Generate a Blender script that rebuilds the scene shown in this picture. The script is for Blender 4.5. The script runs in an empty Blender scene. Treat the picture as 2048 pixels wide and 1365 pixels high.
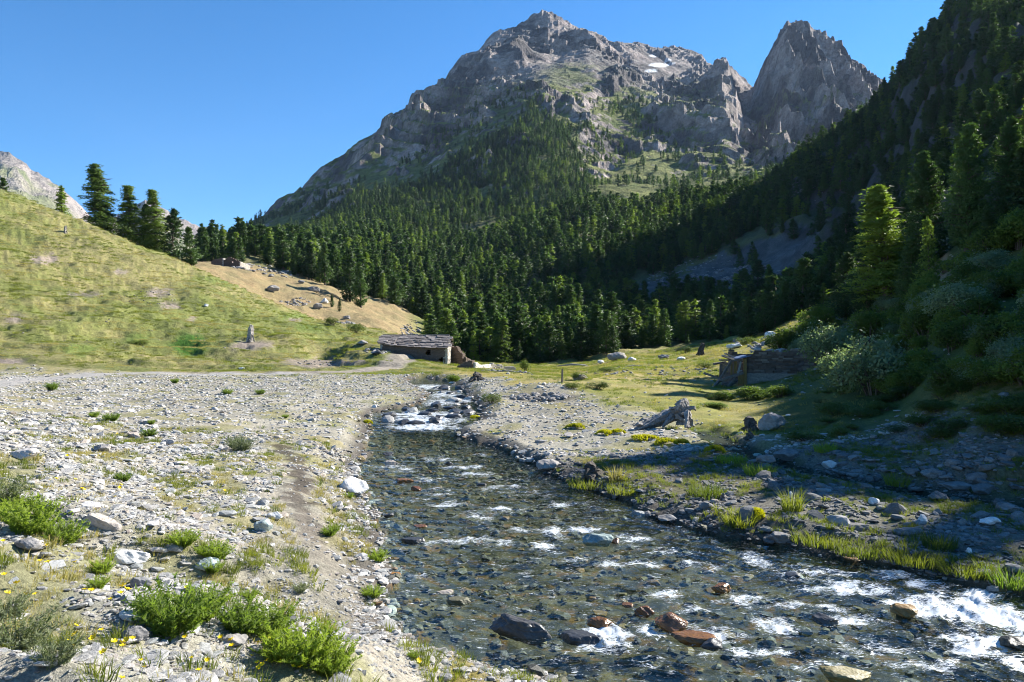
import bpy, math, random
import numpy as np
from mathutils import Matrix, Vector, Euler
R = math.radians
rnd = random.Random(7)
rng = np.random.default_rng(11)
sc = bpy.context.scene
COL = sc.collection

# ------------------------------------------------------------------ camera, sky, sun, exposure
K = 1479.0            # focal length in photograph pixels (2048 wide)
ZC = 3.5              # camera height above the stream
HOR = 683.0           # row of the horizon
cam = bpy.data.cameras.new('camera'); camo = bpy.data.objects.new('camera', cam)
COL.objects.link(camo); camo.location = (0, 0, ZC); camo.rotation_euler = (R(90), 0, 0)
cam.sensor_width = 36; cam.lens = K/2048*36; cam.clip_start = .1; cam.clip_end = 20000
sc.camera = camo
SUN_AZ, SUN_EL = 60.0, 32.0      # degrees right of the view direction, above the horizon
SD = Vector((math.sin(R(SUN_AZ))*math.cos(R(SUN_EL)), math.cos(R(SUN_AZ))*math.cos(R(SUN_EL)), math.sin(R(SUN_EL))))
w = bpy.data.worlds.new('World'); sc.world = w; w.use_nodes = True
nt = w.node_tree; nt.nodes.clear()
sky = nt.nodes.new('ShaderNodeTexSky'); sky.sky_type = 'NISHITA'; sky.sun_disc = False
sky.sun_elevation = R(SUN_EL); sky.sun_rotation = R(SUN_AZ); sky.altitude = 1900
sky.air_density = 1.0; sky.dust_density = .0; sky.ozone_density = 3.0
bg = nt.nodes.new('ShaderNodeBackground'); bg.inputs[1].default_value = .080
wo = nt.nodes.new('ShaderNodeOutputWorld')
gam = nt.nodes.new('ShaderNodeHueSaturation'); gam.inputs['Saturation'].default_value = 1.3; gam.inputs['Value'].default_value = 1.0
nt.links.new(sky.outputs[0], gam.inputs['Color']); nt.links.new(gam.outputs[0], bg.inputs[0]); nt.links.new(bg.outputs[0], wo.inputs[0])
sl = bpy.data.lights.new('sun', 'SUN'); sl.energy = 5.0; sl.angle = R(.53); sl.color = (1, .955, .87)
so = bpy.data.objects.new('sun', sl); COL.objects.link(so); so.rotation_euler = (-SD).to_track_quat('-Z', 'Y').to_euler(); so.location = (0, 0, 50)
sc.view_settings.view_transform = 'Standard'; sc.view_settings.look = 'None'
sc.view_settings.gamma = 1; sc.view_settings.use_curve_mapping = False; sc.view_settings.exposure = 1.42
sc.cycles.max_bounces = 5; sc.cycles.diffuse_bounces = 2; sc.cycles.glossy_bounces = 2
sc.cycles.transmission_bounces = 3; sc.cycles.transparent_max_bounces = 6; sc.cycles.volume_bounces = 0
sc.cycles.use_denoising = True
sc.cycles.sample_clamp_indirect = 4; sc.cycles.sample_clamp_direct = 24; sc.cycles.caustics_reflective = False; sc.cycles.caustics_refractive = False
sc.cycles.use_fast_gi = False; sc.cycles.filter_width = 1.05

# ------------------------------------------------------------------ numpy noise
def _hash(ix, iy, s):
    h = (ix.astype(np.int64)*374761393 + iy.astype(np.int64)*668265263 + s*1442695041) & 0x7fffffff
    h = ((h ^ (h >> 13))*1274126177) & 0x7fffffff
    return h ^ (h >> 16)
def pn(x, y, s=0):
    x = np.asarray(x, float); y = np.asarray(y, float)
    ix = np.floor(x); iy = np.floor(y); fx = x-ix; fy = y-iy
    u = fx*fx*fx*(fx*(fx*6-15)+10); v = fy*fy*fy*(fy*(fy*6-15)+10)
    def g(dx, dy):
        a = (_hash(ix+dx, iy+dy, s) & 0xffff)*(2*math.pi/65536)
        return np.cos(a)*(fx-dx)+np.sin(a)*(fy-dy)
    a = g(0, 0)*(1-u)+g(1, 0)*u; b = g(0, 1)*(1-u)+g(1, 1)*u
    return (a*(1-v)+b*v)*1.5
def fbm(x, y, o=4, s=0, p=.5):
    t = 0; a = 1.0
    for i in range(o):
        t = t+a*pn(x, y, s+i); a *= p; x = x*2.03+11.3; y = y*2.03+5.7
    return t
def rid(x, y, o=5, s=0, p=.5):
    t = 0; a = 1.0; wt = 1.0
    for i in range(o):
        n = 1-np.abs(pn(x, y, s+i))*1.6; n = np.clip(n, 0, 1)**2
        t = t+a*n*wt; wt = np.clip(n*1.6, 0, 1); a *= p; x = x*2.07+3.1; y = y*2.07+9.2
    return t
def sst(a, b, x):
    t = np.clip((x-a)/(b-a), 0, 1); return t*t*(3-2*t)

# ------------------------------------------------------------------ terrain: heights by bearing (column of the photo) and distance
def zz(py, Y): return ZC-(py-HOR)*Y/K
P = lambda *a: [(Y, zz(py, Y)) for Y, py in a]      # (distance, row)
Z = lambda *a: list(a)                              # (distance, height)
T = {
 -1400: Z((1,1.9),(4,2.2),(7,2.4),(12,2.6),(20,2.8),(32,3.2),(45,4.5),(60,8),(80,16),(110,30),(150,45),(250,60),(450,60),(900,40),(1800,60)),
 -500: Z((1,1.9),(4,2.0),(7,2.1),(12,2.2),(20,2.1),(32,1.8),(45,1.6))+P((54,738),(66,650),(85,500),(105,380),(130,250))+Z((160,46),(250,42),(450,30),(900,30),(1800,60)),
 0: Z((1,1.9),(2.5,1.88),(4,1.82),(7,1.72),(12,1.62),(20,1.45),(32,1.15),(45,1.0))+P((58,748),(70,680),(90,565),(110,462),(132,380))+Z((150,30),(200,28),(300,20),(500,10),(900,20),(1800,60)),
 130: Z((1,1.85),(2.5,1.8),(4,1.74),(7,1.62),(12,1.42),(20,1.25),(32,1.0),(45,.9))+P((59,748),(72,690),(92,590),(112,500),(134,430))+Z((155,27),(200,26),(300,20),(500,10),(900,20),(1800,60)),
 250: Z((1,1.8),(2.5,1.75),(4,1.65),(7,1.5),(12,1.2),(20,1.05),(32,.9),(45,.85))+P((60,748),(75,700),(95,610),(115,530),(135,478))+Z((160,22.5),(200,22),(300,26),(500,20),(900,20),(1800,60)),
 380: Z((1,1.8),(2.5,1.65),(4,1.45),(7,1.2),(12,.95),(20,.85),(32,.85),(45,.83))+P((61,748),(76,710),(95,640),(112,580),(131,532),(150,536),(180,532),(215,522),(260,515),(350,512),(450,515))+Z((700,50),(1200,60),(1800,60)),
 500: Z((1,1.7),(2.5,1.5),(4,1.25),(7,.95),(12,.68),(20,.68),(32,.75),(45,.8))+P((62,747),(76,720),(95,665),(111,622),(128,588),(150,600),(170,575),(190,552),(215,534),(250,522),(300,514),(400,505),(600,505),(1000,487),(1300,465),(1520,443))+Z((1750,200),(2200,150)),
 560: Z((1,1.65),(2.5,1.45),(4,1.2),(7,.9),(12,.6),(20,.6),(32,.7),(45,.78))+P((62,747),(76,723),(95,673),(112,638),(130,612),(150,620),(170,600),(190,575),(215,552),(250,535),(300,522),(400,508),(600,495),(1000,475),(1350,447),(1540,420),(1600,390))+Z((1850,250),(2200,150)),
 650: Z((1,1.6),(2.5,1.4),(4,1.1),(7,.75),(12,.42),(20,.42),(32,.6),(45,.7))+P((62,748),(76,735),(95,700),(114,665),(130,648),(150,645),(170,622),(190,600),(215,578),(250,560),(350,533),(500,505),(700,480),(900,462),(1150,438),(1450,398),(1640,364),(1730,323))+Z((2000,300),(2400,200)),
 720: Z((1,1.55),(2.5,1.3),(4,1.0),(7,.6),(12,.3),(20,.3),(32,.5),(45,.65))+P((60,750),(70,730),(80,700),(86,692),(105,686),(125,675),(150,652),(170,637),(200,615),(250,585),(350,540),(500,505),(700,472),(900,440),(1100,408),(1400,362),(1600,330),(1735,305),(1800,273))+Z((2100,380),(2500,250)),
 790: Z((1,1.5),(2.5,1.15),(4,.8),(7,.35),(12,.2),(20,.2),(32,.4),(45,.62))+P((60,750),(70,736),(80,706),(88,698),(100,696),(125,690),(150,668),(180,650),(220,632),(300,590),(400,545),(550,500),(700,470),(900,430),(1100,392),(1400,340),(1650,292),(1835,254),(1900,218))+Z((2200,450),(2600,300)),
 860: Z((1,1.45),(2.5,1.0),(4,.6),(7,.2),(12,.15),(20,.15),(32,.35),(45,.65))+P((58,748),(70,741),(79,727),(88,716),(100,713),(130,715),(160,700),(200,675),(250,645),(350,590),(500,530),(700,478),(900,425),(1150,360),(1450,292),(1750,232),(1925,206),(1990,160))+Z((2300,560),(2700,350)),
 930: Z((1,1.4),(2.5,.9),(4,.5),(7,.1),(12,.1),(20,.1),(32,.4),(45,.8))+P((58,745),(68,741),(80,737),(100,733),(135,725),(160,708),(200,680),(260,645),(350,592),(500,525),(700,478),(900,412),(1150,330),(1450,256),(1750,198),(2010,158),(2090,99))+Z((2400,700),(2800,400)),
 1000: Z((1,1.3),(2.5,.8),(4,.4),(7,.1),(12,.1),(20,.15),(27,.3),(32,.4),(37,.75),(45,1.0))+P((58,745),(70,742),(85,741),(105,738),(135,727),(165,705),(210,675),(300,612),(400,553),(520,490),(700,470),(900,400),(1150,300),(1400,240),(1750,165),(1990,128),(2110,98),(2190,49))+Z((2450,800),(2900,450)),
 1085: Z((1,1.2),(2.5,.6),(4,.3),(7,.1),(12,.1),(20,.15),(26,.28),(32,.4),(36,.55),(39,1.1),(45,1.15))+P((58,752),(70,748),(85,744),(105,738),(135,728),(165,705),(210,670),(300,600),(400,530),(500,465),(600,470),(750,438),(950,350),(1150,270),(1400,212),(1700,150),(1950,108),(2160,72),(2265,11))+Z((2500,850),(2900,500)),
 1170: Z((1,1.1),(2.5,.5),(4,.2),(7,.1),(12,.1),(20,.2),(26,.3),(32,.45),(37,.7),(41,1.15),(47,1.15))+P((58,757),(70,748),(85,740),(105,733),(135,718),(165,698),(210,660),(300,585),(400,515),(500,450),(560,424),(650,440),(800,400),(950,355),(1200,280),(1500,212),(1800,150),(2050,105),(2320,60))+Z((2550,850),(2900,500)),
 1250: Z((1,1.0),(2.5,.5),(4,.2),(7,.1),(12,.1),(15,.12),(20,.3),(26,.32),(32,.5),(40,.95),(50,.95))+P((65,745),(80,732),(100,720),(120,710),(140,702),(170,690),(220,655),(280,620),(350,580),(420,520),(500,460),(570,420))+Z((660,95))+P((800,392),(950,360),(1150,320),(1400,265),(1750,195),(2150,130),(2480,80))+Z((2750,850),(3100,500)),
 1340: Z((1,1.0),(2.5,.5),(4,.2),(7,.1),(12,.08),(15,.15),(20,.33),(26,.38),(32,.5),(40,.85),(50,.85))+P((65,748),(80,730),(100,715),(120,703),(140,697),(170,685),(220,650),(280,612),(350,570),(420,515),(500,455),(590,410))+Z((690,105))+P((800,390),(950,365),(1200,320),(1450,268),(1750,205),(2200,142),(2400,118),(2650,88))+Z((2850,850),(3200,500)),
 1400: Z((1,1.0),(2.5,.5),(4,.2),(7,.1),(12,.08),(15,.2),(20,.35),(26,.4),(32,.45),(40,.6),(50,.6))+P((62,748),(80,722),(100,705),(120,693),(140,687),(170,675),(220,640),(280,603),(350,555),(420,500),(500,445),(600,400))+Z((700,110))+P((850,380),(1050,350),(1300,305),(1600,250),(1900,195),(2250,150),(2600,103))+Z((2850,800),(3200,500)),
 1450: Z((1,1.0),(2.5,.5),(4,.2),(7,.1),(12,.1),(15,.25),(20,.38),(26,.4),(32,.4),(40,.4),(50,.42))+P((62,746),(80,712),(100,692),(120,684),(140,680),(170,668),(220,632),(280,590),(350,540),(420,490),(500,438),(600,397))+Z((700,115))+P((850,378),(1050,350),(1300,300),(1550,245),(1800,190),(2050,162),(2400,128))+Z((2700,750),(3200,500)),
 1490: Z((1,1.0),(2.5,.5),(4,.2),(7,.1),(12,.12),(15,.28),(20,.4),(26,.42),(32,.45),(40,.5),(50,.5))+P((62,740),(80,702),(100,686),(120,678),(140,673),(170,660),(220,625),(280,580),(350,525),(420,472),(500,425),(600,388))+Z((700,118))+P((900,368),(1200,345),(1500,310),(1800,260),(2100,205),(2400,156))+Z((2700,750),(3200,500)),
 1530: Z((1,1.0),(2.5,.5),(4,.2),(7,.1),(12,.15),(15,.3),(20,.4),(26,.48),(32,.55),(40,.7),(50,.75))+P((62,725),(80,690),(100,675),(120,668),(140,662),(170,648),(220,612),(280,565),(350,505),(420,450),(500,400),(600,368))+Z((700,118))+P((900,362),(1200,345),(1500,300),(1750,240),(1950,170),(2120,112))+Z((2400,750),(2900,500)),
 1552: Z((1,1.0),(2.5,.5),(4,.2),(7,.1),(12,.15),(15,.3),(20,.4),(26,.5),(32,.7),(40,.85),(50,.9))+P((62,714),(80,682),(100,664),(120,656),(140,650),(170,637),(220,601),(280,554),(350,491),(420,434),(500,384),(600,352))+Z((720,124))+P((950,356),(1250,338),(1550,285),(1780,215),(1950,140),(2116,74))+Z((2400,750),(2900,500)),
 1570: Z((1,1.0),(2.5,.5),(4,.2),(7,.1),(12,.15),(15,.32),(20,.42),(26,.55),(32,.8),(40,1.0),(50,1.1))+P((62,705),(80,675),(100,655),(120,645),(140,640),(170,628),(220,592),(280,545),(350,480),(420,420),(500,370),(600,337))+Z((720,130))+P((1000,350),(1300,330),(1600,258),(1800,180),(1950,108),(2110,44))+Z((2400,750),(2900,500)),
 1620: Z((1,1.0),(2.5,.5),(4,.2),(7,.1),(12,.15),(15,.35),(20,.5),(26,.7),(32,1.1))+P((40,760),(50,735),(62,700),(80,660),(100,635),(120,622),(140,612),(170,600),(220,565),(280,515),(350,450),(420,390),(500,340),(610,302))+Z((740,140))+P((1000,350),(1300,310),(1600,240),(1850,160),(2000,100),(2120,59))+Z((2400,750),(2900,500)),
 1690: Z((1,1.0),(2.5,.5),(4,.2),(7,.1),(12,.15),(15,.4),(20,.6),(26,1.2))+P((32,765),(40,728),(50,695),(62,665),(80,630),(100,607),(130,590),(170,570),(220,535),(280,485),(350,415),(420,350),(500,300),(610,272))+Z((740,160))+P((1000,330),(1300,280),(1600,240),(1900,190),(2050,150),(2200,112))+Z((2500,750),(2900,500)),
 1750: Z((1,1.0),(2.5,.5),(4,.2),(7,.12),(12,.15),(15,.28),(20,.65),(25,1.3))+P((28,783),(34,742),(42,695),(55,648),(75,605),(100,575),(150,545),(220,500),(300,425),(400,330),(500,262),(600,222))+Z((740,180),(1000,230),(1500,420))+P((2000,205),(2270,150))+Z((2500,750),(2900,500)),
 1800: Z((1,1.0),(2.5,.5),(4,.2),(7,.15),(12,.15),(15,.28),(17.5,.45),(20,.85))+P((25,800),(30,740),(38,690),(50,640),(68,590),(95,545),(140,505),(210,445),(290,365),(380,275),(480,190),(580,142))+Z((740,200),(1000,230),(1500,420))+P((2000,230),(2300,200))+Z((2500,700),(2900,500)),
 1860: Z((1,1.0),(2.5,.5),(4,.25),(7,.2),(11,.12),(15,.28),(17,.5),(20,1.2))+P((25,740),(30,680),(38,625),(50,570),(68,510),(95,465),(140,420),(200,350),(280,250),(360,170),(450,110),(560,70))+Z((740,210),(1000,230),(1500,300),(2900,300)),
 1940: Z((1,1.0),(2.5,.5),(4,.25),(7,.25),(11,.12),(15,.30),(17,.75),(20,1.8))+P((24,700),(30,620),(38,570),(50,510),(66,450),(90,400),(130,360),(190,280),(260,180),(340,90),(430,30),(520,-2))+Z((740,220),(1000,230),(1500,300),(2900,300)),
 2048: Z((1,1.0),(2.5,.5),(4,.3),(7,.3),(10,.1),(14,.25),(16,.75),(18,1.6))+P((23,680),(30,585),(40,500),(55,425),(80,355),(115,300),(175,205),(250,110),(330,20),(430,-60),(500,-85))+Z((740,240),(1000,230),(1500,300),(2900,300)),
 2400: Z((1,1.0),(2.5,.5),(4,.3),(7,.3),(10,.2),(13,.5),(14,1.4),(18,4),(24,6.7),(32,10),(45,16),(60,23),(100,42),(200,88),(350,180),(500,260),(800,260),(2900,300)),
 3000: Z((1,1.0),(2.5,.6),(4,.5),(7,.7),(10,1.8),(14,4),(18,6.5),(24,10),(32,15),(45,23),(60,32),(100,56),(200,120),(350,220),(500,300),(800,300),(2900,300)),
 4000: Z((1,1.0),(2.5,.7),(4,.9),(7,2.0),(10,4),(14,7),(18,10),(24,15),(32,22),(45,32),(60,44),(100,76),(200,150),(350,250),(500,320),(800,320),(2900,300)),
}
LY0, LY1, NY = math.log(.9), math.log(3300), 900
PX0, PX1, NP = -1400, 4000, 1081
_ly = np.linspace(LY0, LY1, NY)
cols = sorted(T)
_c = np.array([np.interp(_ly, [math.log(a) for a, b in T[c]], [b for a, b in T[c]]) for c in cols])
_px = np.linspace(PX0, PX1, NP)
G = np.empty((NP, NY))
cc = np.array(cols, float)
# monotone cubic interpolation across the columns
d_ = np.diff(_c, axis=0)/np.diff(cc)[:, None]
m_ = np.zeros_like(_c); m_[0] = d_[0]; m_[-1] = d_[-1]
with np.errstate(divide='ignore', invalid='ignore'):
    hm = 2*d_[:-1]*d_[1:]/(d_[:-1]+d_[1:])
m_[1:-1] = np.where(d_[:-1]*d_[1:] > 0, hm, 0)
k_ = np.clip(np.searchsorted(cc, _px, side='right')-1, 0, len(cc)-2)
h_ = (cc[k_+1]-cc[k_])[:, None]; t_ = ((_px-cc[k_])[:, None])/h_
G = ((2*t_**3-3*t_**2+1)*_c[k_]+(t_**3-2*t_**2+t_)*h_*m_[k_]+(-2*t_**3+3*t_**2)*_c[k_+1]+(t_**3-t_**2)*h_*m_[k_+1])
for _ in range(3):      # take the kinks out along the distance
    G[:, 1:-1] = G[:, 1:-1]*.5+.25*(G[:, :-2]+G[:, 2:])
_el = (G-ZC)/np.exp(_ly)[None, :]; _el[:, _ly < math.log(1000)] = -9
CREST = _ly[np.argmax(_el, axis=1)]
def samp(px, Y):
    a = np.clip((px-PX0)/(PX1-PX0)*(NP-1), 0, NP-1.001); b = np.clip((np.log(Y)-LY0)/(LY1-LY0)*(NY-1), 0, NY-1.001)
    i = a.astype(int); j = b.astype(int); u = a-i; v = b-j
    return (G[i, j]*(1-u)+G[i+1, j]*u)*(1-v)+(G[i, j+1]*(1-u)+G[i+1, j+1]*u)*v

# stream: left and right water edge and water level along the distance
WYs = [0, 5, 12, 20, 27, 30, 33, 38, 45, 58, 400]; WZs = [-.22, -.2, -.1, -.05, 0, .1, .2, .35, .45, .55, .55]
LE = [(1, 12), (4, 5), (6, 2.2), (7, 1.1), (8, .14), (8.5, -.75), (9.1, -1.35), (10.5, -1.72), (12.9, -2.2), (14, -2.45), (16.5, -3.17), (18.8, -3.87), (20.2, -4.2), (23.3, -4.55), (27.5, -5.2),
      (31, -6.1), (33.5, -6.3), (36, -5.0), (38, -4.5), (43, -4.8), (51, -7), (56, -8.0), (59, -7.2)]
RE = [(1, 60), (6, 36), (8, 18), (9, 12), (10.5, 7.4), (11.3, 6.2), (12.5, 5.2), (14, 3.4), (16.4, 2.5), (18.8, 1.35), (20.3, .77), (23.5, -.2), (25.5, -1.2), (27.7, -2.2), (30.6, -1.3), (34.5, -1.5),
      (38, -2.0), (43.5, -2.8), (49, -3.4), (54, -4.9), (59, -7.0)]
WL = lambda Y: np.interp(Y, WYs, WZs)
XL = lambda Y: np.interp(Y, *zip(*LE)); XR = lambda Y: np.interp(Y, *zip(*RE))
def chan(X, Y):
    """signed distance to the water's edge: negative inside the stream"""
    wob = .22*pn(X*.9, Y*.9, 5)+.10*pn(X*3.1, Y*3.1, 6)
    l = XL(Y); r = XR(Y); dl = (XL(Y+.3)-XL(Y-.3))/.6; dr = (XR(Y+.3)-XR(Y-.3))/.6
    d = np.maximum((l-X)/np.sqrt(1+dl*dl), (X-r)/np.sqrt(1+dr*dr))+wob
    return np.where(Y > 59, np.maximum(d, (Y-59)), d)
# little side stream in the shade at the right
SP = [(1400, 27.5), (1440, 24.3), (1500, 21.2), (1560, 19.3), (1640, 18.0), (1760, 16.6), (1900, 15.6), (2048, 14.8), (2300, 13.4)]
SPX = np.array([(a-1024)/K*b for a, b in SP]); SPY = np.array([b for a, b in SP])
def seg_dist(X, Y, xs, ys):
    best = np.full(np.shape(X), 1e9); tt = np.zeros(np.shape(X))
    for i in range(len(xs)-1):
        dx = xs[i+1]-xs[i]; dy = ys[i+1]-ys[i]; L = dx*dx+dy*dy
        t = np.clip(((X-xs[i])*dx+(Y-ys[i])*dy)/L, 0, 1)
        d = np.hypot(X-xs[i]-t*dx, Y-ys[i]-t*dy); m = d < best
        best = np.where(m, d, best); tt = np.where(m, (i+t)/(len(xs)-1), tt)
    return best, tt
# mountain ribs and gullies: ([(column, distance)], height, width)
RIBS = [([(1050, 2080), (985, 1950), (930, 1840), (880, 1750), (800, 1600), (700, 1450), (600, 1330)], 75, 75),
        ([(940, 1900), (905, 1700), (860, 1560), (790, 1420)], 50, 55), ([(1010, 1960), (990, 1780), (960, 1650)], 45, 45),
        ([(1085, 2250), (1110, 2140), (1060, 2040)], 40, 50), ([(1165, 2300), (1180, 2100), (1185, 1850), (1160, 1500), (1140, 1300)], 60, 90),
        ([(1230, 2300), (1240, 2000), (1260, 1700), (1300, 1450)], 60, 80), ([(1365, 2350), (1400, 2100)], 40, 80),
        ([(1440, 2050), (1425, 1800), (1390, 1600), (1350, 1450), (1290, 1250)], 72, 100), ([(1440, 1950), (1460, 1650), (1450, 1400), (1440, 1200)], 60, 80),
        ([(1575, 2000), (1590, 1950), (1600, 1780), (1560, 1560), (1530, 1380)], 70, 70), ([(1640, 2120), (1680, 1950), (1670, 1760), (1640, 1560)], 70, 80),
        ([(1545, 2100), (1550, 1900), (1530, 1760)], 45, 45), ([(1495, 2300), (1500, 1950), (1515, 1700), (1535, 1450)], -90, 75), ([(1620, 1980), (1632, 1800), (1610, 1620)], -55, 50),
        ([(1130, 2150), (1130, 1950), (1120, 1750)], -30, 90)]
RIBS = [(np.array([(a-1024)/K*b for a, b in r]), np.array([b for a, b in r], float), h, w_) for r, h, w_ in RIBS]
def H(X, Y, detail=True):
    X = np.asarray(X, float); Y = np.asarray(Y, float)
    Yc = np.maximum(Y, .95); px = 1024+K*X/Yc
    z = samp(px, Yc)
    far = sst(650, 1150, Y)
    if np.any(far > 0):
        m = far > 0
        x = X[m] if X.ndim else X; y = Y[m] if Y.ndim else Y
        wx = x+70*fbm(x/260, y/260, 3, 40); wy = y+70*fbm(x/260, y/260, 3, 50)
        add = np.zeros_like(x)
        for xs, ys, h, w_ in RIBS:
            dd, tt = seg_dist(wx, wy, xs, ys)
            add += .62*h*np.exp(-(dd/w_)**1.5)*np.minimum(1, 4*(1-tt)+.15)*np.minimum(1, 5*tt+.35)
        pxm = px[m] if np.ndim(px) else px; pym = HOR+(ZC-z[m])*K/y
        hi = sst(110, 380, z[m])
        soft = np.zeros_like(x)
        for cx, cy, rx, ry in [(1125, 150, 85, 42), (1160, 185, 75, 30), (1040, 235, 60, 40), (960, 285, 70, 34), (870, 335, 80, 26), (760, 372, 90, 24), (600, 440, 90, 20), (1110, 300, 60, 70), (1250, 250, 70, 30), (1330, 150, 60, 22), (1620, 300, 60, 18), (1300, 330, 60, 20)]:
            soft = np.maximum(soft, sst(1.3, .7, np.hypot((pxm-cx)/rx, (pym-cy)/ry)+.35*fbm(x/150, y/150, 3, 95)))
        cy_ = np.interp(pxm, _px, CREST); damp = 1-.88*np.exp(-((np.log(y)-cy_)/np.where(pxm > 1510, .035, .07))**2)
        rough = hi*(1-.85*soft)*damp
        add *= damp
        add += rough*(26*(rid(wx/190+.4*wy/230, wy/420, 5, 60)-.65)+10*(rid(wx/42, wy/80, 4, 70)-.63))
        add += hi*3*(rid(x/22, y/34, 3, 72)-.6)*(1-.5*soft)
        add += (1-hi)*(9*fbm(x/120, y/120, 4, 75)+5*(rid(x/45, y/60, 3, 77)-.6))
        jag = sst(1530, 1560, pxm)*sst(1790, 1740, pxm)*np.exp(-((np.log(y)-cy_)/.05)**2)
        jag2 = sst(1180, 1210, pxm)*sst(1540, 1500, pxm)*np.exp(-((np.log(y)-cy_)/.04)**2)+sst(1020, 1050, pxm)*sst(1190, 1160, pxm)*np.exp(-((np.log(y)-cy_)/.04)**2)
        add += jag*(16*(rid(x/27, y/160, 4, 97)-.6))+jag2*7*(rid(x/30, y/160, 4, 98)-.6)
        pyr = sst(1490, 1530, pxm)*sst(1800, 1760, pxm)*hi
        add += pyr*damp*(40*(rid(x/55+.2*y/60, y/260, 5, 99)-.64))
        nz = z[m]+add
        st = 30.0; q = (nz+.22*x+16*fbm(x/120, y/120, 3, 81))/st; fr = q-np.floor(q)
        ter = (sst(.3, .62, fr)-fr)*st
        amt = np.clip(rough*(.35+.9*fbm(x/330, y/330, 2, 90)), 0, .7)
        nz = nz+ter*amt
        # keep the skyline where it is: less added height near the very crest
        r2 = z.copy() if z.ndim else z
        r2[m] = z[m]*(1-far[m])+nz*far[m]; z = r2
    near = 1-sst(60, 900, Y)
    if detail:
        z = z+(.05*fbm(X*.8, Y*.8, 4, 3)+.10*pn(X*.25, Y*.25, 2))*sst(1, 6, Y)*(1-sst(55, 90, Y))
        hill = sst(58, 75, Y)*(1-sst(500, 800, Y))*(1-.85*sst(700, 780, px)*sst(60, 64, Y)*sst(135, 105, Y))
        z = z+hill*(.9*fbm(X/16, Y/16, 4, 20)+.35*fbm(X/3.5, Y/3.5, 3, 23))
        gh = sst(58, 66, Y)*(1-sst(150, 175, Y))*(1-sst(830, 900, px))      # cattle treads across the green hill
        q = (z+.06*X+.4*fbm(X/9, Y/9, 3, 28))/.7; fr = q-np.floor(q)
        z = z+gh*(sst(.3, .7, fr)-fr)*.55
        fh = sst(150, 350, Y)*(1-sst(700, 1000, Y))
        z = z+fh*(4.5*fbm(X/60, Y/60, 3, 31)+1.5*fbm(X/17, Y/17, 3, 35)+sst(1480, 1700, px)*10*(rid(X/60, Y/60, 4, 36)-.9))
    # carve the stream and its side arm
    w_ = WL(Y); d = chan(X, Y)
    bank = w_+.03+.42*np.maximum(d, 0)+.03*pn(X*2, Y*2, 9)
    bedn = .5*(fbm(X*1.3, Y*1.3, 3, 13))
    bed = w_-.10-.22*sst(0, 1.2, -d)+.10*bedn
    zc = np.where(d > 0, np.minimum(z, bank), bed)
    z = np.where(Y < 63, zc, z)
    sd, tt = seg_dist(X, Y, SPX, SPY); sd = sd+.25*pn(X*1.2, Y*1.2, 14)
    cut = .55*sst(1.3, .35, sd)*sst(0, .15, tt)
    sw = side_level(Y)
    z = np.where((sd < 1.3) & (Y < 30), np.minimum(z, np.maximum(sw-.12, sw-.12+.6*np.maximum(sd-.45, 0))), z)
    return z
def side_level(Y): return np.interp(Y, [13, 15, 18, 21, 24, 28], [.10, .15, .20, .24, .28, .32])
def h1(X, Y): return float(H(np.array([X]), np.array([Y]))[0])
def wx_(px, Y): return (px-1024)/K*Y
def ground_at(px, py, Ymin=3.0, Ymax=60):
    """point of the ground seen at a pixel of the photograph"""
    Ys = np.exp(np.linspace(math.log(Ymin), math.log(Ymax), 500)); Xs = wx_(px, Ys)
    zs = H(Xs, Ys); row = HOR+(ZC-zs)*K/Ys
    k = np.nonzero(row <= py)[0]
    i = k[0] if len(k) else len(Ys)-1
    return float(Xs[i]), float(Ys[i]), float(zs[i])

def ground_fast(px, py, Ymin, Ymax):
    Ys = np.exp(np.linspace(math.log(Ymin), math.log(Ymax), 400)); row = HOR+(ZC-samp(np.full(400, float(px)), Ys))*K/Ys
    k = np.nonzero(row <= py)[0]; i = k[0] if len(k) else 399
    x = wx_(px, Ys[i]); return float(x), float(Ys[i]), h1(x, Ys[i])
# ------------------------------------------------------------------ helpers
def link(o, parent=None):
    COL.objects.link(o)
    if parent: o.parent = parent
    return o
def tag(o, label=None, cat=None, group=None, kind=None):
    if label: o['label'] = label
    if cat: o['category'] = cat
    if group: o['group'] = group
    if kind: o['kind'] = kind
    return o
def mesh_np(name, v, f, mats=None, smooth=False, mi=None):
    """v (n,3), f (m,3 or 4) -> mesh data"""
    me = bpy.data.meshes.new(name); v = np.asarray(v, np.float32); f = np.asarray(f, np.int32)
    k = f.shape[1]
    me.vertices.add(len(v)); me.vertices.foreach_set('co', v.ravel())
    me.loops.add(f.size); me.loops.foreach_set('vertex_index', f.ravel())
    me.polygons.add(len(f)); me.polygons.foreach_set('loop_start', np.arange(0, f.size, k, dtype=np.int32))
    if smooth: me.polygons.foreach_set('use_smooth', np.ones(len(f), bool))
    else: me.polygons.foreach_set('use_smooth', np.zeros(len(f), bool))
    for m in (mats or []): me.materials.append(m)
    if mi is not None: me.polygons.foreach_set('material_index', np.asarray(mi, np.int32))
    me.update(calc_edges=True); me.validate()
    return me
def obj(name, me, parent=None, loc=None, rot=None, scl=None):
    o = bpy.data.objects.new(name, me); link(o, parent)
    if loc is not None: o.location = loc
    if rot is not None: o.rotation_euler = rot
    if scl is not None: o.scale = (scl,)*3 if isinstance(scl, (int, float)) else scl
    return o
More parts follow.
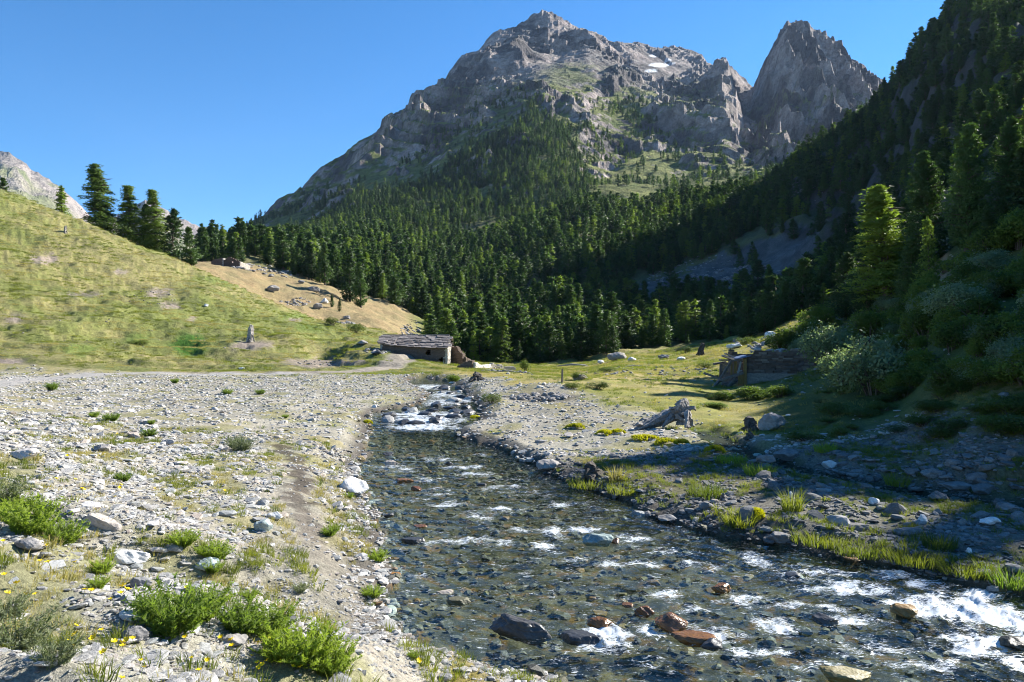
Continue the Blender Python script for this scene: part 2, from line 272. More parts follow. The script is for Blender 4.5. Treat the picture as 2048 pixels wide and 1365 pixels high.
class MB:
    """collects boxes, tubes and polygons into one mesh"""
    def __init__(s): s.v = []; s.f = []
    def add(s, v, f):
        b = len(s.v); s.v += [tuple(q) for q in v]; s.f += [tuple(i+b for i in q) for q in f]
    def box(s, c, size, rot=None, jit=0, r=rnd):
        hx, hy, hz = [a/2 for a in size]; M = (rot or Matrix.Identity(3))
        v = [Vector(c)+M @ Vector((x*hx*(1+r.uniform(-jit, jit)), y*hy*(1+r.uniform(-jit, jit)), z*hz*(1+r.uniform(-jit, jit)))) for z in (-1, 1) for y in (-1, 1) for x in (-1, 1)]
        s.add(v, [(0, 2, 3, 1), (4, 5, 7, 6), (0, 1, 5, 4), (2, 6, 7, 3), (0, 4, 6, 2), (1, 3, 7, 5)])
    def tube(s, pts, rad, n=7, cap=True):
        pts = [Vector(p) for p in pts]; b = len(s.v); up = Vector((.13, .21, 1)).normalized()
        for i, p in enumerate(pts):
            t = (pts[min(i+1, len(pts)-1)]-pts[max(i-1, 0)]).normalized()
            a = t.cross(up if abs(t.z) < .95 else Vector((1, 0, .1))).normalized(); c = t.cross(a)
            r = rad[i] if isinstance(rad, (list, tuple)) else rad
            for k in range(n):
                q = 2*math.pi*k/n; s.v.append(tuple(p+(a*math.cos(q)+c*math.sin(q))*r))
        for i in range(len(pts)-1):
            for k in range(n):
                s.f.append((b+i*n+k, b+i*n+(k+1) % n, b+(i+1)*n+(k+1) % n, b+(i+1)*n+k))
        if cap:
            s.f.append(tuple(b+k for k in range(n))[::-1]); s.f.append(tuple(b+(len(pts)-1)*n+k for k in range(n)))
    def mesh(s, name, mat, smooth=False):
        me = bpy.data.meshes.new(name); me.from_pydata(s.v, [], s.f)
        for m in (mat if isinstance(mat, (list, tuple)) else [mat]): me.materials.append(m)
        if smooth:
            for p in me.polygons: p.use_smooth = True
        me.update(); return me
    def build(s, name, mat, parent=None, smooth=False, **k): return obj(name, s.mesh(name, mat, smooth), parent, **k)

# ------------------------------------------------------------------ materials
class NT:
    def __init__(s, name):
        s.m = bpy.data.materials.new(name); s.m.use_nodes = True; s.t = s.m.node_tree; s.t.nodes.clear()
        s.out = s.n('ShaderNodeOutputMaterial')
    def n(s, t, **kw):
        q = s.t.nodes.new(t)
        for a, b in kw.items():
            if a.startswith('i_'):
                k = a[2:]; k = int(k) if k.isdigit() else k
                q.inputs[k].default_value = b
            else: setattr(q, a, b)
        return q
    def l(s, a, b): s.t.links.new(a, b)
    def noise(s, vec, scale, detail=4, rough=.6, dist=0):
        q = s.n('ShaderNodeTexNoise'); q.inputs['Scale'].default_value = scale; q.inputs['Detail'].default_value = detail
        q.inputs['Roughness'].default_value = rough; q.inputs['Distortion'].default_value = dist
        if vec is not None: s.l(vec, q.inputs['Vector'])
        return q.outputs['Fac']
    def ramp(s, fac, stops, interp='LINEAR'):
        q = s.n('ShaderNodeValToRGB'); s.l(fac, q.inputs[0]); cr = q.color_ramp; cr.interpolation = interp
        while len(cr.elements) < len(stops): cr.elements.new(.5)
        for e, (p, c) in zip(cr.elements, stops): e.position = p; e.color = (c[0], c[1], c[2], 1) if not isinstance(c, (int, float)) else (c, c, c, 1)
        return q.outputs[0]
    def mix(s, a, b, f, mode='MIX'):
        q = s.n('ShaderNodeMix', data_type='RGBA', blend_type=mode)
        for fl, sock, val in ((0, q.inputs[6], a), (0, q.inputs[7], b), (1, q.inputs[0], f)):
            if isinstance(val, (int, float)): sock.default_value = val if fl else (val, val, val, 1)
            elif isinstance(val, tuple): sock.default_value = (*val, 1)
            else: s.l(val, sock)
        return q.outputs[2]
    def math(s, op, a, b=0.0, clamp=False):
        q = s.n('ShaderNodeMath', operation=op, use_clamp=clamp)
        for i, val in enumerate((a, b)):
            if isinstance(val, (int, float)): q.inputs[i].default_value = val
            else: s.l(val, q.inputs[i])
        return q.outputs[0]
    def bump(s, h, strength, dist, nrm=None):
        q = s.n('ShaderNodeBump'); q.inputs['Strength'].default_value = strength; q.inputs['Distance'].default_value = dist
        s.l(h, q.inputs['Height'])
        if nrm is not None: s.l(nrm, q.inputs['Normal'])
        return q.outputs[0]
    def bsdf(s, col, rough=.8, nrm=None, spec=.3, metal=0):
        q = s.n('ShaderNodeBsdfPrincipled')
        for k, val in (('Base Color', col), ('Roughness', rough), ('Specular IOR Level', spec), ('Metallic', metal)):
            if isinstance(val, (int, float)): q.inputs[k].default_value = val
            elif isinstance(val, tuple): q.inputs[k].default_value = (*val, 1)
            else: s.l(val, q.inputs[k])
        if nrm is not None: s.l(nrm, q.inputs['Normal'])
        return q.outputs[0]
    def done(s, sh): s.l(sh, s.out.inputs[0]); return s.m
def geo(n): return n.n('ShaderNodeNewGeometry').outputs['Position']
def objc(n): return n.n('ShaderNodeTexCoord').outputs['Object']
def orand(n): return n.n('ShaderNodeObjectInfo').outputs['Random']
def scalev(n, vec, s3):
    q = n.n('ShaderNodeMapping'); q.inputs['Scale'].default_value = s3; n.l(vec, q.inputs[0]); return q.outputs[0]

def m_terrain(name, s1, s2, s3, bd, bs=.8, amp=(.55, 1.45)):
    n = NT(name); p = geo(n)
    c = n.n('ShaderNodeAttribute', attribute_name='col').outputs['Color']
    f1 = n.noise(p, s1, 5, .65); f2 = n.noise(p, s2, 6, .7); f3 = n.noise(p, s3, 3, .6)
    c = n.mix(c, n.ramp(f2, [(.3, amp[0]), (.7, amp[1])]), 1.0, 'MULTIPLY')
    c = n.mix(c, n.ramp(f1, [(.35, (.8, .82, .8)), (.65, (1.22, 1.18, 1.15))]), 1.0, 'MULTIPLY')
    c = n.mix(c, n.ramp(f3, [(.3, .75), (.7, 1.25)]), 1.0, 'MULTIPLY')
    h = n.math('ADD', n.math('MULTIPLY', f2, 1.0), n.math('MULTIPLY', f3, .35))
    return n.done(n.bsdf(c, .92, n.bump(h, bs, bd), .15))
M_near = m_terrain('earth_and_turf', .9, 14, 70, .04)
M_hill = m_terrain('hill_turf', .12, 2.2, 14, .25, .8, (.6, 1.4))
M_far = m_terrain('forest_floor', .02, .35, 2.5, 1.0)
M_mtn = m_terrain('mountain_rock', .006, .07, .4, 12.0, 1.0, (.42, 1.6))
# ------------------------------------------------------------------ terrain sheets
def inpoly(px, py, poly):
    px = np.asarray(px, float); py = np.asarray(py, float); c = np.zeros(px.shape, bool); n = len(poly); j = n-1
    for i in range(n):
        xi, yi = poly[i]; xj, yj = poly[j]
        if yi != yj:
            c ^= ((yi > py) != (yj > py)) & (px < (xj-xi)*(py-yi)/(yj-yi)+xi)
        j = i
    return c
def blob(px, py, cx, cy, rx, ry, n=0):
    return sst(1.25, .6, np.hypot((px-cx)/rx, (py-cy)/ry)+n)
SCREE = [(1260, 592), (1290, 568), (1370, 545), (1440, 515), (1520, 482), (1600, 455), (1640, 450), (1630, 500), (1580, 540), (1590, 570), (1500, 595), (1430, 600), (1340, 595)]
RIDGE_ROCK = [(1540, 365), (1600, 330), (1680, 310), (1700, 330), (1640, 360), (1570, 420), (1530, 410)]
PATH = [(560, 893), (590, 925), (602, 950), (590, 990), (612, 1040), (650, 1110), (690, 1200), (745, 1290), (790, 1365), (840, 1500)]
PW = [ground_at(a, b) for a, b in PATH]
PAX = np.array([a for a, b, c in PW]); PAY = np.array([b for a, b, c in PW])
TRACK = [(-150, 785), (0, 764), (90, 757), (180, 750), (330, 747), (560, 748), (680, 745), (770, 737), (810, 718), (800, 705)]
TW = [ground_at(a, b, 30, 90) for a, b in TRACK]
TRX = np.array([a for a, b, c in TW]); TRY = np.array([b for a, b, c in TW])
def lerp(a, b, t):
    t = np.asarray(t)[..., None]; return np.asarray(a)*(1-t)+np.asarray(b)*t
def wet_zone(X, Y): return chan(X, Y)
def gravel_mask(X, Y, px):
    """1 = stones, 0 = turf, on the valley floor"""
    n = fbm(X/3.2, Y/4.5, 4, 101)
    left = sst(66, 54, Y+3*n)*(px < 900)
    # the right bank: a gravel bar next to the water, turf behind
    r = X-XR(np.minimum(Y, 60)); lim = np.interp(Y, [9, 15, 20, 26, 32, 38, 45, 60], [7, 10, 10, 8.5, 7.5, 5.5, 2.5, 1.5])
    right = sst(lim+1, lim-1, r+1.8*n)*(X > XL(Y))*sst(58, 50, Y)
    return np.clip(np.where(X < (XL(np.minimum(Y, 60))+XR(np.minimum(Y, 60)))/2, left, right), 0, 1)
def greenness(X, Y):
    return sst(-.05, .35, fbm(X/1.7, Y/2.2, 4, 111)+.25*fbm(X/9, Y/12, 2, 117))
def colour(X, Y, z, slope, zone):
    px = 1024+K*X/Y; py = HOR+(ZC-z)*K/Y
    n1 = fbm(X/5, Y/5, 4, 201)*.5+.5; n2 = fbm(X/40, Y/40, 4, 205)*.5+.5
    ones = np.ones(X.shape)
    if zone == 0:
        g = gravel_mask(X, Y, px); gr = greenness(X, Y)
        soil = lerp((.215, .20, .172), (.33, .31, .27), n1)
        dry = lerp((.24, .205, .095), (.165, .17, .055), n1)
        c = lerp(soil, dry, np.clip(.12+.58*gr, 0, 1))
        meadow = lerp((.185, .19, .045), (.29, .24, .10), sst(.35, .75, n1*.6+n2*.5))
        c = lerp(meadow, c, g)
        c = lerp(c, (.055, .08, .022), sst(1500, 1590, px)*sst(19, 24, Y)*.85)  # right slope turf darkened, standing in for the shade on it
        c = c*(1-.45*(sst(0, .6, X-XR(np.minimum(Y, 60)))*sst(22, 19, Y)))[..., None]  # shade over the right gravel bank painted into the soil colour
        c = lerp(c, (.30, .21, .13), blob(px, py, 1878, 545, 20, 60, .4*fbm(X/2, Y/2, 3, 218))*(Y > 30)*.9)
        # dark earth path, grey track
        d, _ = seg_dist(X, Y, PAX, PAY); c = lerp(c, lerp((.15, .13, .11), (.045, .034, .027), sst(11, 15, Y)), sst(.34, .08, d+.35*fbm(X*2, Y*2, 3, 211))*np.where(Y > 11.5, .8, .35))
        d, _ = seg_dist(X, Y, TRX, TRY); c = lerp(c, (.30, .285, .27), sst(2.0, 1.2, d+.8*fbm(X/2, Y/2, 2, 213)))
        c = lerp(c, (.07, .065, .06), blob(px, py, 1085, 796, 75, 9, .5*fbm(X, Y, 3, 216))*(Y > 28)*.8)
        ch = chan(X, Y)
        bed = lerp((.05, .05, .034), (.12, .105, .06), sst(.3, .8, fbm(X*2.2, Y*2.2, 4, 221)*.5+.5))
        bed = lerp(bed, (.17, .09, .02), sst(.62, .8, fbm(X*3.1, Y*3.1, 2, 225)*.5+.5)*.7)
        c = lerp(c, (.09, .08, .07), sst(.8, .15, ch)); c = lerp(c, bed, sst(.12, -.05, ch))
        sd, _ = seg_dist(X, Y, SPX, SPY); c = lerp(c, (.05, .048, .04), sst(.9, .4, sd)*(Y < 27))
        return c
    if zone == 1:
        hill = lerp((.150, .168, .052), (.225, .205, .088), sst(.35, .7, n1*.45+n2*.55+.1*pn(X/2, Y/2, 230)))
        q = (z+.06*X+.4*fbm(X/9, Y/9, 3, 28))/.7; fr = q-np.floor(q)
        hill = lerp(hill, (.11, .125, .03), sst(.28, .45, fr)*sst(.85, .65, fr)*.75)
        tan = lerp((.27, .195, .105), (.21, .18, .09), n1)
        c = hill
        crest = (px < 860) & (Y < 150)
        t = sst(143, 152, Y)*sst(850, 800, px)*sst(262, 235, Y); c = lerp(c, tan, t)
        # dirt scars and rubble on the hill
        nn = .5*fbm(X/2.5, Y/2.5, 4, 233)
        for cx, cy, rx, ry in [(318, 588, 34, 10), (340, 612, 22, 8), (88, 520, 26, 10), (500, 691, 55, 9), (385, 638, 11, 6), (18, 728, 52, 13), (630, 728, 62, 9), (165, 590, 40, 5), (20, 640, 30, 7), (705, 726, 30, 6), (240, 545, 14, 5), (590, 640, 14, 5)]:
            c = lerp(c, (.25, .205, .18), blob(px, py, cx, cy, rx, ry, nn)*(Y < 150)*.9)
        c = lerp(c, (.055, .13, .018), blob(px, py, 378, 690, 38, 24, nn*.7)*(Y < 150))
        for cx, cy, rx, ry in [(590, 633, 35, 6), (470, 560, 80, 14), (275, 680, 26, 10), (360, 505, 40, 8), (620, 655, 40, 8), (160, 700, 40, 12)]:
            c = lerp(c, (.10, .15, .03), blob(px, py, cx, cy, rx, ry, nn)*(Y < 150)*.7)
        # valley meadow
        meadow = lerp((.19, .20, .05), (.27, .23, .09), sst(.35, .7, n1*.6+n2*.4)); c = lerp(c, meadow, sst(880, 930, px)*sst(170, 140, Y))
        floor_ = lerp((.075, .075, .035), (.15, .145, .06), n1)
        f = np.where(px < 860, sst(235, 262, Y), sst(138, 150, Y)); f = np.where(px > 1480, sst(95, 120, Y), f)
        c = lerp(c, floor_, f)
        rs = sst(1540, 1640, px)*ones; c = lerp(c, lerp((.045, .055, .022), (.09, .085, .05), n1), rs*.9)  # right slope ground, its shade worked into darker earth tones
        rock = lerp((.065, .064, .068), (.15, .143, .14), fbm(X/6, Y/6, 4, 240)*.5+.5)  # rock of scree and ridge, its deep shade put into a darker colour
        c = lerp(c, rock, inpoly(px+20*fbm(X/12, Y/12, 2, 244), py+12*fbm(X/9, Y/9, 2, 245), SCREE)*sst(150, 200, Y)*.92)
        c = lerp(c, rock, inpoly(px+10*fbm(X/12, Y/12, 2, 246), py, RIDGE_ROCK)*.8)
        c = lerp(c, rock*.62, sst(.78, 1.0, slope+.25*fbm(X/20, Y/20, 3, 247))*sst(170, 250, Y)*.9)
        c = lerp(c, (.07, .06, .05), (blob(px, py, 1180, 742, 70, 3, nn*.6)+blob(px, py, 1300, 752, 90, 3, nn*.6)+blob(px, py, 1385, 768, 60, 3, nn*.6))*(Y < 130)*.8)  # thin dark streaks painted as shadows under the meadow ledges
        d, _ = seg_dist(X, Y, TRX, TRY); c = lerp(c, (.27, .24, .20), sst(1.8, .9, d)*(px < 1000))
        return c
    # mountain
    n3 = fbm(X/25, Y/25, 4, 250)
    rock = lerp((.11, .10, .102), (.34, .29, .27), sst(.3, .75, fbm(X/90, Y/90, 5, 252)*.5+.5+.15*n3))
    grass = lerp((.095, .125, .032), (.20, .205, .07), n2)
    scree = lerp((.20, .185, .18), (.27, .245, .22), n2)
    hz = sst(480, 680, z+90*fbm(X/200, Y/200, 3, 255))
    soft = lerp(grass, scree, hz)
    rk = sst(.84, 1.10, slope+.46*n3+.24*hz)
    c = lerp(soft, rock, rk)
    gs = sst(1450, 1560, px)*sst(620, 700, z); c = lerp(c, rock, gs)
    sn = np.zeros(X.shape)
    for cx, cy, rx, ry in [(1318, 131, 22, 4), (1335, 121, 9, 3), (1303, 142, 13, 4), (1306, 113, 8, 2.5), (1345, 128, 8, 2)]:
        sn = np.maximum(sn, blob(px, py, cx, cy, rx, ry, .3*n3))
    c = lerp(c, (.78, .8, .84), sst(.4, .6, sn))
    return c
PXC = np.concatenate([np.arange(-1300, -100, 30), np.arange(-100, 2160, 4.0), np.arange(2160, 3900, 30)])
def sheet(name, Ys, zone, mat, cols=PXC):
    YY, PP = np.meshgrid(Ys, cols); XX = (PP-1024)/K*YY
    zz_ = H(XX, YY); nc, nr = XX.shape
    v = np.stack([XX, YY, zz_], -1).reshape(-1, 3)
    idx = np.arange(nc*nr).reshape(nc, nr)
    f = np.stack([idx[:-1, :-1], idx[1:, :-1], idx[1:, 1:], idx[:-1, 1:]], -1).reshape(-1, 4)
    # slope from the grid
    a = np.zeros((nc, nr, 3)); b = np.zeros((nc, nr, 3)); V = v.reshape(nc, nr, 3)
    a[1:-1] = V[2:]-V[:-2]; a[0] = V[1]-V[0]; a[-1] = V[-1]-V[-2]
    b[:, 1:-1] = V[:, 2:]-V[:, :-2]; b[:, 0] = V[:, 1]-V[:, 0]; b[:, -1] = V[:, -1]-V[:, -2]
    nn = np.cross(a, b); nn /= np.linalg.norm(nn, axis=-1, keepdims=True)+1e-12
    slope = np.hypot(nn[..., 0], nn[..., 1])/np.maximum(np.abs(nn[..., 2]), .05)
    me = mesh_np(name, v, f, [mat], smooth=(zone != 2))
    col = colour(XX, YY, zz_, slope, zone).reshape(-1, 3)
    at = me.color_attributes.new('col', 'FLOAT_COLOR', 'POINT')
    at.data.foreach_set('color', np.concatenate([np.clip(col, 0, 1), np.ones((len(col), 1))], 1).astype(np.float32).ravel())
    return tag(obj(name, me), kind='structure')
Yn = np.concatenate([np.exp(np.linspace(math.log(.95), math.log(6.9), 60)), 1/np.linspace(1/7, 1/61, 330)])
Ym = np.exp(np.linspace(math.log(61), math.log(740), 270))
Yf = np.concatenate([np.exp(np.linspace(math.log(740), math.log(2700), 390)), np.exp(np.linspace(math.log(2720), math.log(3250), 12))])
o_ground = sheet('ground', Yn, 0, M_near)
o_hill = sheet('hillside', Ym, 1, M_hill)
o_mtn = sheet('mountain', Yf, 2, M_mtn)
# the far range at the left
def far_range():
    pts = [(-700, 330), (-300, 270), (-100, 285), (0, 301), (22, 306), (45, 320), (62, 341), (90, 356), (125, 378), (160, 412), (190, 440), (240, 430), (290, 402), (320, 412), (352, 434), (372, 441), (400, 455), (440, 461), (480, 474), (560, 500), (700, 560)]
    cs = np.arange(-700, 700, 3.0); t = np.linspace(0, 1, 150); D = np.interp(cs, [-700, 200, 240, 700], [4300, 4300, 5200, 5200])
    crest = (HOR-np.interp(cs, *zip(*pts)))*D/K+ZC
    CC, TT = np.meshgrid(cs, t, indexing='ij')
    back = TT > .8
    Y = np.where(back, D[:, None]*(1+(TT-.8)*.6), D[:, None]*(1-(.8-TT)*.55))
    z = np.where(back, crest[:, None]*(1-(TT-.8)*3.2), crest[:, None]*(1-((.8-TT)/.8)**.85*.85))
    X = (CC-1024)/K*Y
    am = sst(0, .12, np.abs(TT-.8))*.8+.2
    z = z+am*(60*(rid(X/480, Y/900, 5, 300)-.65))+9*(rid(X/110, Y/190, 4, 305)-.6)
    nc, nr = X.shape; v = np.stack([X, Y, z], -1).reshape(-1, 3); idx = np.arange(nc*nr).reshape(nc, nr)
    f = np.stack([idx[:-1, :-1], idx[1:, :-1], idx[1:, 1:], idx[:-1, 1:]], -1).reshape(-1, 4)
    me = mesh_np('far_mountain', v, f, [M_mtn], smooth=False)
    h = z/np.maximum(crest[:, None], 1)
    nz = fbm(X/200, Y/200, 4, 310)
    c = lerp(lerp((.17, .19, .09), (.24, .225, .15), nz*.5+.5), lerp((.24, .21, .19), (.33, .29, .26), fbm(X/90, Y/90, 3, 313)*.5+.5), sst(.72, .9, h+.22*nz))
    at = me.color_attributes.new('col', 'FLOAT_COLOR', 'POINT')
    at.data.foreach_set('color', np.concatenate([c.reshape(-1, 3), np.ones((nc*nr, 1))], 1).astype(np.float32).ravel())
    return tag(obj('far_mountain', me), kind='structure')
far_range()

# ------------------------------------------------------------------ water
FOAM = [(850, 842, 110, 5, 1), (850, 855, 95, 4, 1), (840, 830, 100, 5, .9), (880, 805, 60, 6, .8), (890, 790, 50, 6, .8), (860, 775, 55, 4, .9), (930, 802, 25, 5, .7),
        (970, 845, 30, 6, .5), (800, 942, 60, 5, .55), (960, 910, 70, 4, .4), (1000, 960, 120, 5, .35), (880, 985, 60, 8, .5), (1060, 990, 90, 7, .45), (960, 1035, 60, 9, .6), (940, 1082, 90, 6, .6),
        (1110, 1065, 45, 8, .8), (1090, 1095, 60, 9, .65), (1210, 1130, 50, 8, .7), (1250, 1020, 90, 7, .4), (1330, 1190, 70, 9, .7), (1220, 1275, 60, 18, 1), (1170, 1285, 40, 12, .8), (1300, 1268, 40, 12, .8),
        (1420, 1270, 90, 12, .8), (1550, 1255, 60, 18, .8), (1510, 1120, 40, 10, .8), (1620, 1150, 110, 12, .7), (1820, 1210, 70, 14, 1.0), (1900, 1225, 120, 22, 1.0), (2000, 1235, 90, 40, 1.1), (1950, 1290, 140, 20, .8),
        (1700, 1180, 120, 12, .8), (1860, 1170, 120, 10, .6), (1750, 1300, 160, 20, .5), (1640, 1340, 200, 14, .4), (2040, 1330, 60, 25, .8), (1340, 1105, 60, 6, .5), (1580, 1210, 100, 10, .6)]
FOAM += [(790, 935, 60, 4, .6), (880, 920, 60, 4, .6), (930, 935, 70, 4, .6), (850, 960, 70, 4, .6), (950, 950, 60, 4, .7), (1010, 975, 70, 5, .6), (830, 1000, 60, 5, .5), (900, 1010, 70, 5, .6), (1010, 1020, 70, 5, .6), (1130, 1010, 70, 5, .6),
         (820, 1050, 40, 5, .4), (1030, 1060, 60, 5, .6), (880, 1085, 70, 5, .6), (1010, 1085, 70, 5, .6), (1160, 1060, 60, 5, .7), (1260, 1080, 50, 5, .8), (1150, 1120, 60, 6, .5), (1290, 1130, 60, 6, .6), (1400, 1130, 70, 6, .6), (1060, 1150, 60, 5, .4),
         (1380, 1220, 60, 8, .6), (1480, 1200, 70, 8, .7), (1450, 1310, 120, 8, .6), (1560, 1310, 90, 8, .6), (1700, 1240, 90, 10, .7), (1780, 1150, 80, 6, .7), (1950, 1190, 100, 8, .9), (1650, 1220, 80, 8, .6), (1850, 1330, 140, 10, .6), (1300, 1330, 100, 8, .4)]
FW = []
for a, b, rx, ry, s_ in FOAM:
    zw = 0.0
    for _ in range(4): Yw = (ZC-zw)*K/(b-HOR); zw = float(WL(Yw))
    FW.append(((a-1024)/K*Yw, Yw, rx/K*Yw, ry*Yw*Yw/(K*(ZC-zw))*1.7+.08, s_))
def water():
    cs = np.concatenate([np.arange(640, 2150, 3.0), np.arange(2150, 3200, 25)]); Ys = np.exp(np.linspace(math.log(4.6), math.log(60), 520))
    YY, CC = np.meshgrid(Ys, cs); X = (CC-1024)/K*YY; Y = YY
    d = chan(X, Y); z = WL(Y).copy()
    # flow runs from far-left to near-right
    a, b = .8, -.6; u = X*a+Y*b; v_ = X*.6+Y*.8
    wx = u+.5*pn(X*.7, Y*.7, 400); wy = v_+.5*pn(X*.7, Y*.7, 401)
    foam = np.zeros(X.shape)
    for fx, fy, rx, ry, s_ in FW:
        foam = np.maximum(foam, s_*np.exp(-(((X-fx)/rx)**2+((Y-fy)/ry)**2)*1.3))
    calm = 1-.7*blob(CC, HOR+(ZC-z)*K/Y, 850, 882, 110, 16)
    rip = (.017*(rid(wx*1.1, wy*1.9, 3, 402)-.6)+.007*(rid(X*3.6, Y*2.8, 2, 405)-.6)+.0028*fbm(X*10, Y*8, 2, 410))*calm
    z = z+rip*(.8+1.4*foam)+foam*.05*np.abs(fbm(X*5, Y*5, 3, 412))
    nf = fbm(X*2.6, Y*3.4, 4, 415); fo = np.clip(foam*1.02+.5*nf*foam**.5-.05, 0, 1.1)
    fo = np.maximum(fo, .24*calm)
    fo = np.maximum(fo, .42*sst(1.05, 1.45, rid(wx*1.1, wy*1.9, 3, 402)+.5*nf)*calm)
    nc, nr = X.shape; idx = np.arange(nc*nr).reshape(nc, nr)
    f = np.stack([idx[:-1, :-1], idx[1:, :-1], idx[1:, 1:], idx[:-1, 1:]], -1).reshape(-1, 4)
    ok = (d < .55); okf = (ok[:-1, :-1] & ok[1:, :-1] & ok[1:, 1:] & ok[:-1, 1:]).ravel(); f = f[okf]
    used = np.unique(f); re = -np.ones(nc*nr, int); re[used] = np.arange(len(used)); f = re[f]
    vv = np.stack([X, Y, z], -1).reshape(-1, 3)[used]
    me = mesh_np('stream_water', vv, f, [M_water], smooth=True)
    at = me.attributes.new('foam', 'FLOAT', 'POINT'); at.data.foreach_set('value', fo.reshape(-1)[used].astype(np.float32))
    return tag(obj('stream_water', me), kind='structure')
def m_water(name, tint=(.80, .88, .83)):
    n = NT(name); p = geo(n)
    b1 = n.noise(scalev(n, p, (1, .8, 1)), 5, 3, .55, .3); b2 = n.noise(p, 17, 2, .5)
    h = n.math('ADD', b1, n.math('MULTIPLY', b2, .22))
    nr = n.bump(h, .32, .05)
    gl = n.n('ShaderNodeBsdfGlossy'); gl.inputs['Roughness'].default_value = .08; gl.inputs['Color'].default_value = (.85, .88, .88, 1); n.l(nr, gl.inputs['Normal'])
    tr = n.n('ShaderNodeBsdfTransparent'); tr.inputs['Color'].default_value = (*tint, 1)
    fr = n.n('ShaderNodeFresnel'); fr.inputs['IOR'].default_value = 1.33; n.l(nr, fr.inputs['Normal'])
    mx = n.n('ShaderNodeMixShader'); bf = n.n('ShaderNodeNewGeometry').outputs['Backfacing']      # light leaving through the surface is not bent here, so the same loss applies both ways
    ff = n.math('ADD', n.math('MULTIPLY', fr.outputs[0], n.math('SUBTRACT', 1.0, bf)), n.math('MULTIPLY', bf, .07))
    n.l(ff, mx.inputs[0]); n.l(tr.outputs[0], mx.inputs[1]); n.l(gl.outputs[0], mx.inputs[2])
    fo = n.n('ShaderNodeAttribute', attribute_name='foam').outputs['Fac']
    fn = n.noise(scalev(n, p, (.7, 1.7, 1)), 10, 8, .82, 1.6)
    fm = n.ramp(n.math('ADD', n.math('MULTIPLY', fo, .9), n.math('MULTIPLY', n.math('SUBTRACT', fn, .5), 3.0)), [(.45, 0), (.70, 1)])
    df = n.bsdf((.72, .76, .78), .35, nr, .6)
    m2 = n.n('ShaderNodeMixShader'); n.l(n.math('MULTIPLY', fm, .85), m2.inputs[0]); n.l(mx.outputs[0], m2.inputs[1]); n.l(df, m2.inputs[2])
    return n.done(m2.outputs[0])
M_water = m_water('clear_water')
o_water = water()
def side_water():
    n = 60; t = np.linspace(0, 1, n); L = (len(SPX)-1)*t; xs = np.interp(L, range(len(SPX)), SPX); ys = np.interp(L, range(len(SPY)), SPY)
    k = 9; v = []; f = []
    for i in range(n):
        j = min(i+1, n-1); i0 = max(i-1, 0); dx, dy = xs[j]-xs[i0], ys[j]-ys[i0]; l = math.hypot(dx, dy); nx, ny = -dy/l, dx/l
        for q in range(k):
            s = (q/(k-1)-.5)*1.9; x = xs[i]+nx*s; y = ys[i]+ny*s
            v.append((x, y, float(side_level(y))-.03+.012*float(pn(x*5, y*5, 430))))
    f = [(i*k+q, i*k+q+1, (i+1)*k+q+1, (i+1)*k+q) for i in range(n-1) for q in range(k-1)]
    me = mesh_np('side_stream_water', v, f, [M_water], smooth=True)
    at = me.attributes.new('foam', 'FLOAT', 'POINT'); at.data.foreach_set('value', np.zeros(len(v), np.float32)+.02)
    tag(obj('side_stream_water', me), kind='structure')
side_water()
SHADE = [(1240, 925), (1400, 928), (1540, 880), (1520, 800), (1490, 775), (1510, 700), (1580, 640), (2900, 500), (2900, 1190), (2048, 1135), (1850, 1095), (1640, 1045), (1480, 1000), (1300, 958)]
def shade_ok(x, y, z, h):
    """does the shadow of a tree end where the photograph has shade?"""
    zt = z+h; t = max(0, (zt-.4))/SD.z; tx, ty = x-SD.x*t, y-SD.y*t
    if ty < 3: return False
    zg = max(.1, h1(tx, ty)); t = max(0, zt-zg)/SD.z; tx, ty = x-SD.x*t, y-SD.y*t; zg = h1(tx, ty)
    return ty > 105 or bool(inpoly(np.array([1024+K*tx/ty]), np.array([HOR+(ZC-zg)*K/ty]), SHADE)[0])
# ------------------------------------------------------------------ foliage materials
def m_leaf(name, c, var=.35, trans=.35, hue=(1.25, 1.1, .6), rough=.6, nmix=1.6):
    n = NT(name); r = orand(n); p = geo(n)
    f = n.noise(p, 1.3, 2, .5)
    t = n.math('ADD', n.math('MULTIPLY', r, .6), n.math('MULTIPLY', f, .5))
    lo = tuple(a*(1-var) for a in c); hi = tuple(a*(1+var)*h for a, h in zip(c, hue))
    col = n.ramp(t, [(.2, lo), (.8, hi)])
    at = n.n('ShaderNodeAttribute', attribute_name='nr'); vt = n.n('ShaderNodeVectorTransform', vector_type='NORMAL', convert_from='OBJECT', convert_to='WORLD'); n.l(at.outputs['Vector'], vt.inputs[0])
    va = n.n('ShaderNodeVectorMath', operation='SCALE'); va.inputs['Scale'].default_value = nmix; n.l(vt.outputs[0], va.inputs[0])
    gn = n.n('ShaderNodeNewGeometry'); vb = n.n('ShaderNodeVectorMath', operation='ADD'); n.l(va.outputs[0], vb.inputs[0]); n.l(gn.outputs['Normal'], vb.inputs[1])
    vn = n.n('ShaderNodeVectorMath', operation='NORMALIZE'); n.l(vb.outputs[0], vn.inputs[0])
    d = n.bsdf(col, rough, vn.outputs[0], .25)
    tl = n.n('ShaderNodeBsdfTranslucent'); n.l(n.mix(col, (1.5, 1.6, .8), 1.0, 'MULTIPLY'), tl.inputs[0])
    mx = n.n('ShaderNodeMixShader'); mx.inputs[0].default_value = trans; n.l(d, mx.inputs[1]); n.l(tl.outputs[0], mx.inputs[2])
    return n.done(mx.outputs[0])
